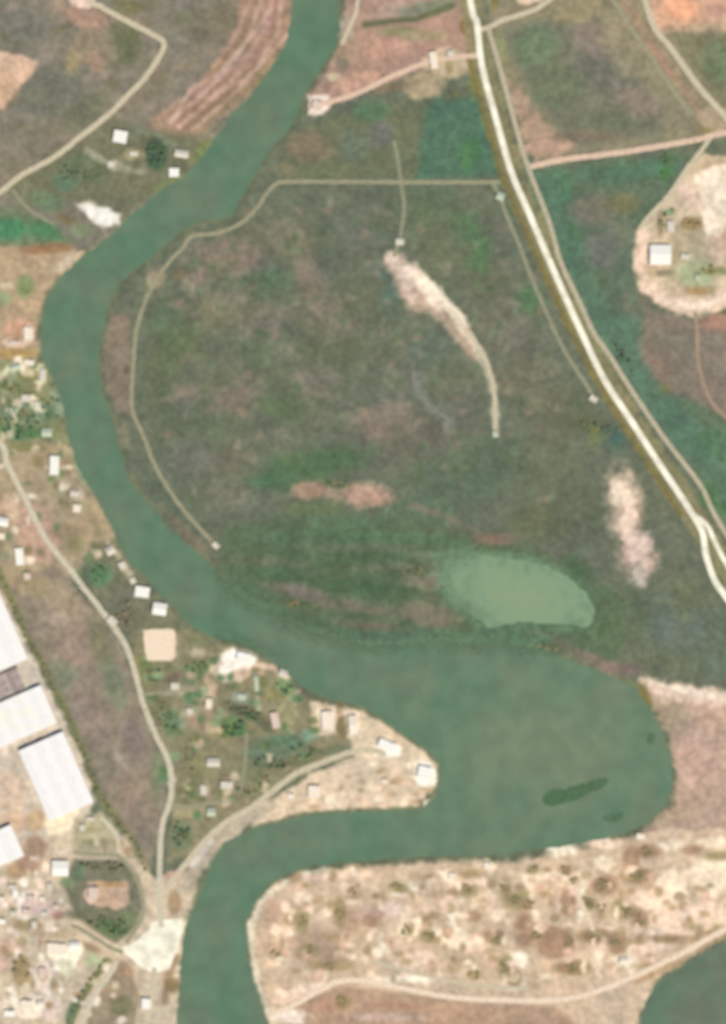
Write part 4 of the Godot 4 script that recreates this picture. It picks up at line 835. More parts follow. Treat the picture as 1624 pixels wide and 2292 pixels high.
func build_ground() -> void:
	var data := PackedByteArray()
	data.resize(iw * ih * 3)
	var lut := PackedByteArray()
	lut.resize(512)
	for i in 512:
		var l := Color(i / 256.0, 0, 0).srgb_to_linear().r / EXPO
		lut[i] = clampi(int(Color(minf(l, 0.85), 0, 0).linear_to_srgb().r * 255.0 + 0.5), 0, 255)
	for i in iw * ih:
		var k := 1.0 + (n_fine[i] - 128) * 0.0008 + (n_mid[i] - 128) * 0.0008 + (n_big[i] - 128) * 0.0004
		var hue := (n_mid[(i * 7 + 300) % (iw * ih)] - 128) * 0.00012 + (n_big[i] - 128) * 0.00018
		k *= 1.03
		pr[i] *= k * (0.94 + 0.05 * clampf((pr[i] - 0.48) * 6.0, 0, 1) + hue); pg[i] *= k; pb[i] *= k * (1.015 - hue)
		data[i * 3] = lut[clampi(int(pr[i] * 256), 0, 511)]
		data[i * 3 + 1] = lut[clampi(int(pg[i] * 256), 0, 511)]
		data[i * 3 + 2] = lut[clampi(int(pb[i] * 256), 0, 511)]
	var im := Image.create_from_data(iw, ih, false, Image.FORMAT_RGB8, data)
	var m := StandardMaterial3D.new()
	m.albedo_texture = ImageTexture.create_from_image(im)
	m.roughness = 1.0
	var vs := PackedVector3Array(); var uv := PackedVector2Array(); var ix := PackedInt32Array(); var no := PackedVector3Array()
	vs.resize(sw * sh); uv.resize(sw * sh); no.resize(sw * sh)
	var hs := PackedFloat32Array(); hs.resize(sw * sh)
	for i in sw * sh: hs[i] = height_of(sdf[i])
	for r in sh:
		for c in sw:
			var i := r * sw + c
			vs[i] = P(GX0 + c * CELL, GY0 + r * CELL, hs[i])
			uv[i] = Vector2(float(c) * CELL / GW, float(r) * CELL / GH)
			var dx := hs[r * sw + mini(c + 1, sw - 1)] - hs[r * sw + maxi(c - 1, 0)]
			var dz := hs[mini(r + 1, sh - 1) * sw + c] - hs[maxi(r - 1, 0) * sw + c]
			no[i] = Vector3(-dx, 2 * CELL, -dz).normalized()
			if r < sh - 1 and c < sw - 1: ix.append_array([i, i + 1, i + sw + 1, i, i + sw + 1, i + sw])
	var arr := []
	arr.resize(Mesh.ARRAY_MAX)
	arr[Mesh.ARRAY_VERTEX] = vs; arr[Mesh.ARRAY_NORMAL] = no; arr[Mesh.ARRAY_TEX_UV] = uv; arr[Mesh.ARRAY_INDEX] = ix
	var am := ArrayMesh.new()
	am.add_surface_from_arrays(Mesh.PRIMITIVE_TRIANGLES, arr)
	var o := MeshInstance3D.new()
	o.mesh = am
	o.material_override = m
	o.name = numbered("ground")
	add_child(o)
	tag(o, "", "", "", "structure")
	# the plain beyond, out to the horizon
	var st := newst()
	var x0 := GX0 - CX; var x1 := GX0 + (sw - 1) * CELL - CX; var z0 := GY0 - CZ; var z1 := GY0 + (sh - 1) * CELL - CZ
	var f := 30000.0; var y := LAND - 0.05
	quad(st, Vector3(-f, y, -f), Vector3(f, y, -f), Vector3(f, y, z0), Vector3(-f, y, z0))
	quad(st, Vector3(-f, y, z1), Vector3(f, y, z1), Vector3(f, y, f), Vector3(-f, y, f))
	quad(st, Vector3(-f, y, z0), Vector3(x0, y, z0), Vector3(x0, y, z1), Vector3(-f, y, z1))
	quad(st, Vector3(x1, y, z0), Vector3(f, y, z0), Vector3(f, y, z1), Vector3(x1, y, z1))
	tag(commit(st, "outer_plain", mat(alb(0x9a8d72), 1.0, true, 0.004)), "", "", "", "structure")

func water_mesh(called: String, a: Array, grow: float, level: float, m: Material) -> void:
	var poly := pts(a)
	var grown := Geometry2D.offset_polygon(poly, grow)
	if Geometry2D.is_polygon_clockwise(poly): poly.reverse()
	grown = Geometry2D.offset_polygon(poly, grow)
	var best := poly
	var size := 0
	for g in grown:
		if g.size() > size and not Geometry2D.is_polygon_clockwise(g):
			size = g.size(); best = g
	var idx := Geometry2D.triangulate_polygon(best)
	var st := newst()
	for i in range(0, idx.size(), 3):
		var t := [best[idx[i]], best[idx[i + 1]], best[idx[i + 2]]]
		if (t[1] - t[0]).cross(t[2] - t[0]) < 0: t = [t[0], t[2], t[1]]
		for v in t:
			st.set_uv(Vector2((v.x - GX0) / GW, (v.y - GY0) / GH))
			st.add_vertex(P(v.x, v.y, level))
	var o := commit(st, called, m)
	tag(o, "", "", "", "structure")

func build_water(river: Array, channel: Array, pond: Array) -> void:
	# silt and algae drifting in the water: colour of the water itself
	var w := int(GW / 4); var h := int(GH / 4)
	var a := noise_bytes(31, 0.02, 4, w, h); var b := noise_bytes(32, 0.06, 3, w, h)
	var data := PackedByteArray(); data.resize(w * h * 3)
	var tint := [rgb(0x62836b), rgb(0x71826c), rgb(0x67866a)]
	for y in h:
		for x in w:
			var i := y * w + x
			var vx := GX0 + x * 4.0; var vy := GY0 + y * 4.0
			var bay := clampf(1.25 - Vector2((vx - 1220) / 330.0, (vy - 1660) / 190.0).length() + (a[i] - 128) / 400.0, 0, 1)
			var c: Color = (tint[0] as Color).lerp(tint[1], clampf(0.38 + (a[i] - 128) / 190.0, 0, 1)).lerp(rgb(0x798a71), bay * 0.8)
			c = tone(c)
			var k := 1.0 + (b[i] - 128) * 0.0005
			data[i * 3] = clampi(int(c.r * 255 * k), 0, 255); data[i * 3 + 1] = clampi(int(c.g * 255 * k), 0, 255); data[i * 3 + 2] = clampi(int(c.b * 255 * k), 0, 255)
	var m := StandardMaterial3D.new()
	m.albedo_texture = ImageTexture.create_from_image(Image.create_from_data(w, h, false, Image.FORMAT_RGB8, data))
	m.roughness = 0.22
	m.metallic_specular = 0.35
	water_mesh("river", river, 14.0, 0.0, m)
	var cm: StandardMaterial3D = m.duplicate()
	cm.albedo_color = Color(1.0, 0.95, 0.97)
	water_mesh("river_channel", channel, 14.0, 0.0, cm)
	var pd := noise_bytes(40, 0.03, 4, 400, 240)      # algae in the pond, a texel each metre, from V (960, 1220)
	var pf := noise_bytes(41, 0.009, 3, 400, 240)
	var pdat := PackedByteArray(); pdat.resize(400 * 240 * 3)
	for y in 240:
		for x in 400:
			var i := y * 400 + x
			var q := Vector2((x - 225.0) / 150.0, (y - 110.0 - (x - 225.0) * 0.18) / 72.0).length() + (pd[i] - 128) / 300.0 + (pf[i] - 128) / 350.0
			var c := rgb(0x8aa37f).lerp(rgb(0x7f9f7f), clampf(q * 1.1 - 0.2, 0, 1)).lerp(rgb(0x748f70), clampf((q - 0.9) * 2.0, 0, 1))
			c = tone(c)
			pdat[i * 3] = int(c.r * 255); pdat[i * 3 + 1] = int(c.g * 255); pdat[i * 3 + 2] = int(c.b * 255)
	var pm := StandardMaterial3D.new()
	pm.albedo_texture = ImageTexture.create_from_image(Image.create_from_data(400, 240, false, Image.FORMAT_RGB8, pdat))
	pm.uv1_scale = Vector3(GW / 400.0, GH / 240.0, 1)
	pm.uv1_offset = Vector3(-(960.0 - GX0) / 400.0, -(1220.0 - GY0) / 240.0, 0)
	pm.roughness = 0.3
	water_mesh("pond", pond, 10.0, 0.02, pm)

var sheets := [
	["sand_shore", [1436, 1518, 1512, 1527, 1624, 1547, 1800, 1570, 1800, 1600, 1624, 1580, 1530, 1572, 1462, 1556], "sand_pink", 0xe8cdb8, 0.08, 4.0],
	["sand_shore", [1450, 1524, 1512, 1534, 1624, 1556, 1800, 1580, 1800, 1590, 1624, 1570, 1520, 1552], "sand", 0xf6e4cc, 0.16, 3.0],
	["spit_head", [925, 1712, 940, 1703, 958, 1704, 972, 1722, 974, 1745, 962, 1756, 935, 1756, 924, 1745], "sand_white", 0xfdf7e8, 0.14, 2.5],
	["spit_yard", [836, 1655, 862, 1652, 895, 1672, 900, 1688, 860, 1695, 838, 1690], "sand_white", 0xfdf7e8, 0.14, 2.5],
	["plaza", [272, 2122, 296, 2112, 330, 2086, 345, 2062, 408, 2055, 408, 2080, 398, 2120, 380, 2165, 345, 2178, 318, 2165, 290, 2142], "concrete", 0xfaf0d8, 0.2, 0.9],
	["storage_yard", [322, 1411, 390, 1410, 391, 1470, 380, 1478, 330, 1476], "sand", 0xf6e4cc, 0.1, 1.5],
	["sandy_lot", [492, 1462, 520, 1452, 560, 1456, 575, 1475, 560, 1490, 520, 1498, 500, 1510, 488, 1500], "sand_white", 0xfdf7e8, 0.1, 3.0],
	["sandy_lot", [712, 1590, 748, 1588, 752, 1640, 722, 1642], "sand", 0xf6e4cc, 0.1, 1.5],
	["sandy_lot", [772, 1590, 800, 1596, 806, 1650, 776, 1648], "sand", 0xf6e4cc, 0.1, 1.5],
	["bare_lot", [166, 455, 200, 452, 240, 466, 272, 478, 262, 498, 232, 510, 208, 498, 188, 474], "sand_white", 0xfdf7e8, 0.1, 2.5],
	["sandy_yard", [1552, 392, 1600, 366, 1720, 360, 1720, 470, 1640, 480, 1606, 530, 1578, 524, 1566, 450], "sand", 0xf6e4cc, 0.1, 4.0],
	["sandy_yard", [1520, 398, 1532, 396, 1540, 420, 1570, 440, 1575, 465, 1530, 458, 1512, 440], "sand_pink", 0xe8cdb8, 0.14, 3.0],
	["earth_bank", [1416, 590, 1422, 530, 1440, 508, 1450, 530, 1440, 590, 1450, 635, 1490, 655, 1552, 674, 1600, 660, 1660, 620, 1660, 660, 1600, 690, 1552, 702, 1490, 684, 1440, 655], "sand_pink", 0xe8cdb8, 0.12, 2.5],
	["earth_bank", [1480, 666, 1552, 682, 1600, 668, 1640, 645, 1640, 655, 1600, 680, 1552, 694, 1490, 676], "sand", 0xf6e4cc, 0.2, 2.0],
]

func build_sheets() -> void:
	for e in sheets:
		if e[0] in ["plaza", "storage_yard"]: sheet(e[0], e[1], M[e[2]], e[4], e[5])

func build_roads() -> void:
	var main := [1020, -300, 1052, 0, 1066, 50, 1074, 125, 1084, 175, 1102, 240, 1124, 320, 1147, 395, 1182, 475, 1222, 569, 1262, 660, 1302, 748, 1352, 851, 1412, 943, 1477, 1043, 1540, 1138, 1570, 1190, 1578, 1240, 1598, 1298, 1634, 1352, 1760, 1540]
	var hw := road("highway", main, 12.0, M.concrete, 0.7, 0.0)
	var line := smooth_line(main)
	for side in [-5.3, 5.3]:
		var st := newst()
		strip(st, line, side - 0.12, side + 0.12, 0.706, 0.0, 0.0)
		commit(st, "edge_line", M.paint, hw)
	var dash := newst()
	for i in range(0, line.size() - 1, 2): strip(dash, line, -0.12, 0.12, 0.706, 0.0, 0.0, i, i + 2)
	var dm := commit(dash, "centre_line", M.paint, hw)
	tag(dm, "", "", "", "stuff")
	var second := [1092, 65, 1107, 115, 1124, 175, 1158, 300, 1183, 380, 1228, 497, 1253, 585, 1293, 670, 1328, 746, 1358, 788, 1412, 873, 1487, 983, 1562, 1080, 1592, 1140, 1624, 1196, 1800, 1480]
	var sr := road("highway_carriageway", second, 8.5, M.old_road, 0.5, 0.6)
	var l2 := smooth_line(second)
	for side in [-3.8, 3.8]:
		var st := newst()
		strip(st, l2, side - 0.1, side + 0.1, 0.506, 0.0, 0.0)
		commit(st, "edge_line", M.paint, sr)
	road("highway_slip_road", [1545, 1150, 1580, 1175, 1604, 1225, 1640, 1290], 9, M.concrete, 0.62, 0.5)
	road("frontage_track", [1100, 408, 1118, 440, 1132, 480, 1162, 550, 1180, 600, 1222, 700, 1262, 785, 1312, 863, 1326, 888], 8, M.track_grey, 0.22)
	road("dirt_track", [1120, 408, 1000, 408, 900, 408, 760, 407, 640, 407, 618, 412, 600, 428, 578, 462, 552, 490, 520, 510, 475, 524, 430, 528, 408, 556, 375, 590, 348, 630, 326, 673, 306, 738, 298, 823, 296, 913, 320, 973, 350, 1048, 390, 1113, 415, 1146, 450, 1186, 484, 1222], 8, M.track, 0.26)
	road("dirt_track", [882, 315, 890, 360, 898, 415, 904, 460, 900, 500, 893, 540, 880, 575], 7, M.track_grey, 0.22)
	road("dirt_track", [1050, 742, 1066, 770, 1092, 820, 1104, 873, 1108, 920, 1107, 968], 8, M.track_pale, 0.22)
	road("dirt_track", [925, 830, 930, 870, 960, 905, 1010, 945], 6, mat(alb(0x86867a), 0.97, true, 0.012), 0.2)
	road("gravel_road", [120, -120, 200, -2, 225, 14, 280, 45, 340, 76, 366, 93, 368, 104, 354, 132, 320, 180, 280, 220, 240, 260, 175, 310, 125, 350, 50, 392, 20, 415, -20, 445, -300, 640], 11, M.track_pale, 0.26)
	road("dirt_track", [30, 425, 52, 455, 85, 482, 120, 500], 7, M.track_grey, 0.2)
	road("field_road", [1186, 374, 1262, 357, 1362, 345, 1462, 330, 1560, 312, 1624, 297, 1924, 240], 11, M.track_pink, 0.28)
	road("field_road", [1076, 66, 1100, 58, 1122, 46, 1172, 30, 1215, 10, 1300, -60], 10, M.track_pale, 0.28)
	road("field_road", [1340, -60, 1382, 20, 1422, 80, 1462, 135, 1512, 213, 1550, 256], 8, M.track, 0.22)
	road("field_road", [1430, -40, 1462, 58, 1502, 110, 1562, 193, 1612, 250, 1700, 350], 12, M.track_pale, 0.22)
	road("field_road", [690, 240, 740, 228, 812, 203, 887, 166, 962, 138, 1020, 128, 1070, 124], 10, M.track_pink, 0.28)
	road("river_track", [810, -200, 800, 0, 786, 52, 764, 100], 8, M.track_pale, 0.22)
	road("compound_road", [1590, 306, 1562, 345, 1534, 380, 1505, 425, 1482, 452, 1455, 480, 1430, 512], 9, M.track_pale, 0.22)
	road("dirt_track", [1554, 700, 1558, 740, 1562, 813, 1585, 890, 1624, 934, 1750, 1050], 7, mat(alb(0xa8937f), 0.97, true, 0.012), 0.2)
	road("village_road", [-120, 860, 0, 988, 15, 1033, 40, 1083, 65, 1133, 78, 1160, 110, 1216, 155, 1271, 185, 1312, 212, 1346, 250, 1396, 280, 1441, 300, 1496, 320, 1571, 350, 1646, 378, 1706, 384, 1760, 381, 1794, 364, 1844, 358, 1919, 358, 2019, 362, 2075], 11, M.town_road, 0.28)
	road("village_road", [346, 2165, 344, 2200, 337, 2249, 328, 2292, 310, 2500], 12, M.track_pale, 0.28)
	road("village_street", [276, 2130, 250, 2122, 215, 2100, 175, 2076, 160, 2072], 8, M.track, 0.24)
	road("village_street", [262, 2150, 245, 2182, 212, 2228, 188, 2285, 160, 2400], 10, M.town_road, 0.24)
	road("village_street", [165, 1908, 210, 1912, 262, 1915, 285, 1935, 302, 1958, 316, 1995, 320, 2044, 300, 2085, 282, 2110], 8, M.track, 0.24)
	road("village_street", [225, 1830, 245, 1848, 262, 1872, 268, 1908], 9, M.town_road, 0.22)
	road("spit_road", [862, 1690, 840, 1680, 790, 1682, 710, 1711, 660, 1733, 600, 1778, 560, 1808, 500, 1844, 450, 1892, 412, 1938, 390, 1965, 372, 1990], 12, M.track_pale, 0.26)
	road("village_street", [384, 1812, 420, 1806, 452, 1800, 500, 1795], 7, M.track, 0.22)
	road("village_street", [318, 1556, 345, 1552, 385, 1548, 432, 1540], 6, M.track, 0.22)
	road("village_street", [552, 1640, 550, 1690, 545, 1740, 535, 1775], 6, M.track_grey, 0.22)
	road("levee_road", [600, 2275, 660, 2248, 720, 2212, 760, 2196, 812, 2195, 912, 2214, 1012, 2232, 1130, 2238, 1240, 2238, 1330, 2220, 1437, 2176, 1512, 2140, 1570, 2108, 1624, 2078, 1800, 1985], 10, mat(alb(0xf2dfc8), 0.97, true, 0.012), 0.4)
	road("farm_track", [830, 2150, 880, 2165, 960, 2185, 1060, 2205, 1180, 2212], 6, M.track_pale, 0.22)
	road("farm_track", [1288, 1975, 1296, 2010, 1312, 2045, 1325, 2080, 1328, 2150, 1345, 2190], 8, mat(alb(0xeed9c0), 0.97, true, 0.012), 0.22)

func U(u: float, v: float) -> Vector2:
	return Vector2(0.4 * u + 0.917 * v, 0.917 * u - 0.4 * v)

func build_buildings() -> void:
	warehouse(1180, 1376, -690, -530, 11, [M.white_a, M.white_b, M.white_a], "large cream white warehouse beside the ditch, north of the grey roofed shed")
	warehouse(1384, 1432, -690, -560, 8, [M.grey_roof, M.grey_roof_b], "grey roofed industrial shed between two white warehouses")
	warehouse(1441, 1534, -700, -528, 11, [M.white_b, M.white_a, M.white_d], "wide off white warehouse between the grey shed and the brightest warehouse")
	warehouse(1556, 1728, -632, -524, 12, [M.white_c, M.white_c, M.white_a], "brightest pure white warehouse at the southern end of the ditch row")
	warehouse(1700, 1776, -820, -714, 10, [M.white_a, M.white_c], "white warehouse standing apart west of the pink yard and small white house")
	var hs := [
		[270, 307, 30, 27, 10, 7, M.pale_roof, "bright white square house north of the dirt yard beside the grove"],
		[407, 345, 30, 16, 8, 5, M.dull_roof, "pale grey long house east of the dark grove near the river"],
		[390, 387, 22, 20, 0, 6, M.pale_roof, "small bright white house on the river bank below the grove"],
		[60, 892, 22, 16, 0, 5, M.dull_roof, "pale house among green gardens below the curved cream yard"],
		[106, 968, 22, 18, 0, 5, M.mint_roof, "pale mint green roofed house at the edge of the dark trees"],
		[123, 1042, 20, 42, 2, 6, M.pale_roof, "long narrow white house standing north to south by the river bank"],
		[173, 1138, 17, 18, 5, 5, M.cream_roof, "small cream house on the bank below the long narrow white house"],
		[8, 1168, 24, 18, 10, 5, M.pale_roof, "white house west of the road opposite the small cream house"],
		[3, 1200, 18, 14, 10, 4, M.cream_roof, "small cream house directly south of the white house west of the road"],
		[45, 1246, 18, 38, -6, 6, M.pale_roof, "narrow white house on pink ground between road and ditch"],
		[248, 1232, 18, 18, -30, 5, M.dull_roof, "dull pale house on the river bank path, northernmost of its row"],
		[275, 1266, 15, 17, -30, 5, M.dull_roof, "dull pale house on the river bank path, second of its row"],
		[319, 1325, 32, 24, 8, 6, M.pale_roof, "white waterfront house, northern one of the bright pair"],
		[358, 1363, 30, 26, 8, 6, M.pale_roof, "white waterfront house, southern one of the bright pair by storage yard"],
		[252, 1390, 22, 16, 40, 4, M.dull_roof, "dull roadside house where the lane meets the village road"],
		[392, 1536, 18, 16, 0, 4, M.dull_roof, "small grey white house on the lane south of the storage yard"],
		[478, 1706, 28, 18, 0, 5, M.dull_roof, "grey green roofed house alone in the middle of the orchard plots"],
		[616, 1612, 17, 36, -12, 6, M.pink_roof, "long pale pink roofed house beside the dark hedge"],
		[508, 1757, 28, 16, 0, 5, M.dull_roof, "pale grey house north of the spit road, near brown plot"],
		[473, 1817, 18, 18, 0, 5, M.mint_roof, "mint green roofed house beside the spit road and village street"],
		[703, 1772, 26, 28, 0, 6, M.cream_roof, "cream white house on the sandy spit near the south shore"],
		[650, 1782, 14, 12, 0, 4, M.cream_roof, "tiny cream house on the spit, west of the cream white house"],
		[136, 1943, 36, 34, 0, 7, M.pale_roof, "square white house north west of the dark walled garden"],
		[203, 1833, 16, 10, 0, 4, M.dull_roof, "small pale shed on the green plot near the curved street"],
		[36, 2000, 12, 18, 0, 5, M.pale_roof, "narrow white house on the pale pink town lots"],
		[4, 2012, 14, 12, 0, 5, M.cream_roof, "cream house at the west side of pale pink town lots"],
		[112, 1985, 10, 18, 0, 4, M.dull_roof, "narrow dull house directly south of the square white house"],
		[126, 2030, 12, 12, 0, 4, M.pink_roof, "tiny pink roofed house west of the dark walled garden"],
		[30, 2045, 12, 14, 0, 4, M.dull_roof, "dull town house south of the narrow white house"],
		[328, 2246, 20, 24, 0, 6, M.pale_roof, "white house beside the road leaving the plaza southward"],
		[210, 1998, 22, 26, 0, 6, M.pink_roof, "pinkish hall inside the dark walled garden"],
		[1476, 571, 46, 44, 0, 8, M.pale_roof, "large bright white house inside the round walled compound"],
		[1500, 508, 16, 26, 0, 5, M.dull_roof, "pale shed north of the large white house inside the compound"],
		[970, 136, 16, 38, -8, 6, M.cream_roof, "cream farm building north of the tan lot beside the highway"],
		[1008, 122, 14, 16, -8, 5, M.dull_roof, "dull farm shed between the cream farm building and highway"],
		[710, 236, 22, 20, 10, 5, M.pink_roof, "pale pump house at the river end of the pink field road"],
		[894, 542, 18, 14, 0, 4, M.dull_roof, "lonely pale hut on the track above the sand bank"],
		[1119, 440, 16, 16, 20, 4, M.mint_roof, "pale green hut at the start of the highway frontage track"],
		[1327, 893, 18, 12, 30, 4, M.dull_roof, "pale blue grey hut at the end of the frontage track"],
		[483, 1221, 16, 12, 40, 4, M.dull_roof, "pale hut at the river end of the winding dirt track"],
		[1108, 972, 13, 14, 0, 4, M.mint_roof, "pale hut at the end of the sand bank track"],
		[64, 746, 17, 28, 0, 5, M.cream_roof, "cream house at the river's edge on orange ground"],
		[34, 769, 26, 12, 0, 4, M.pink_roof, "low pinkish house next to the ochre strip"],
		[36, 822, 24, 14, -20, 4, M.mint_roof, "greenish house on the western arm of the curved cream yard"],
		[66, 812, 22, 12, 5, 4, M.cream_roof, "cream house at the top of the curved cream yard"],
		[97, 840, 13, 28, 4, 4, M.dull_roof, "pale house on the eastern arm of the curved cream yard"],
		[84, 905, 14, 12, 0, 4, M.dull_roof, "little pale house between garden trees and the river"],
		[32, 920, 16, 12, 0, 4, M.mint_roof, "mint house half hidden among the garden trees"],
		[168, 1106, 20, 14, 0, 4, M.dull_roof, "dull pale house just north of the small cream house"],
		[298, 1300, 12, 14, -30, 4, M.dull_roof, "dull pale house on the river bank path, last of its row"],
		[62, 1290, 14, 16, 0, 4, M.pink_roof, "small pink house south of the narrow white house"],
		[545, 1470, 30, 18, 12, 6, M.pale_roof, "white house on the sandy lot at the river's edge"],
		[633, 1507, 16, 16, 20, 4, M.dull_roof, "pale house at the eastern end of the sandy shore strip"],
		[574, 1530, 10, 34, -3, 4, M.mint_roof, "long narrow greenish house east of the orchard"],
		[541, 1560, 20, 14, 0, 4, M.mint_roof, "mint roofed house between orchard and long narrow house"],
		[425, 1592, 14, 14, 0, 4, M.dull_roof, "small dull house on the brown plot by the orchard"],
		[468, 1575, 14, 22, 5, 4, M.cream_roof, "cream house on the tan lane south of the sandy lot"],
		[733, 1612, 26, 40, -3, 6, M.cream_roof, "cream hall on the sandy lot west of the brown wall strip"],
		[790, 1622, 18, 42, -5, 6, M.cream_roof, "cream hall on the sandy lot east of the brown wall strip"],
		[866, 1668, 40, 20, 22, 6, M.pale_roof, "white hall near the end of the spit road"],
		[950, 1728, 30, 26, 10, 6, M.pale_roof, "white hall alone at the very tip of the spit"],
		[860, 1748, 12, 10, 0, 4, M.cream_roof, "tiny cream hut in the middle of the spit"],
		[456, 1768, 14, 22, 0, 4, M.dull_roof, "narrow dull house between the orchard plots and spit road"],
		[128, 2122, 44, 22, 4, 6, M.cream_roof, "large cream hall on the bright town yard"],
		[168, 2116, 22, 16, 0, 5, M.pale_roof, "white house next to the large cream hall"],
		[96, 2178, 16, 26, 6, 5, M.pink_roof, "pinkish house on the cream lots south of the town clump"],
		[60, 2246, 26, 16, 0, 5, M.cream_roof, "cream house on the southern town lots, west of two more"],
		[92, 2246, 16, 14, 0, 5, M.cream_roof, "cream house on the southern town lots, next to pink earth"],
		[22, 2268, 24, 14, 0, 5, M.pale_roof, "white house on the southern town lots"],
		[70, 2012, 16, 18, 0, 4, M.pink_roof, "pink roofed town house east of the narrow white house"],
		[95, 2012, 12, 12, 0, 4, M.cream_roof, "little cream town house beside the narrow dull house"],
		[60, 2040, 18, 12, 0, 4, M.pink_roof, "pink roofed town house on the southern pink lots"],
		[100, 2045, 14, 12, 0, 4, M.dull_roof, "dull town house on the southern pink lots"],
		[6, 2062, 14, 12, 0, 4, M.pale_roof, "white house at the western end of the southern pink lots"],
		[78, 2070, 12, 18, 0, 4, M.dull_roof, "narrow dull house south of the pink lots"],
		[30, 1985, 20, 10, 0, 4, M.dull_roof, "long dull house north of the narrow white town house"],
		[185, 1852, 12, 14, 0, 4, M.dull_roof, "small dull house west of the curved street"],
		[250, 368, 16, 14, 0, 4, M.dull_roof, "dull hut on the dirt yard west of the grove"],
		[300, 345, 18, 12, 0, 4, M.dull_roof, "tan grey shed between the white square house and the grove"],
		[1560, 622, 12, 12, 0, 4, M.mint_roof, "little greenish hut in the compound's green garden"],
		[1532, 575, 20, 12, 0, 4, M.dull_roof, "dull shed between compound garden and large white house"],
		[1090, 1938, 16, 16, 0, 4, M.cream_roof, "cream hut directly on the bay shore"],
		[1395, 2150, 18, 14, 0, 4, M.cream_roof, "cream hut beside the levee road east of the farm track"],
		[1012, 1960, 16, 14, 0, 4, M.cream_roof, "cream hut among the bushes on the sandy southern headland"],
		[1432, 1872, 18, 14, 0, 4, M.cream_roof, "cream hut by the tree at the east shore of the bay"],
	]
	for i in hs.size():
		var e: Array = hs[i]
		house(e[0], e[1], e[2], e[3], e[4], e[5], e[6], M.plaster if i % 2 else M.plaster_b, e[7], i % 3 == 1 and e[2] > 15)

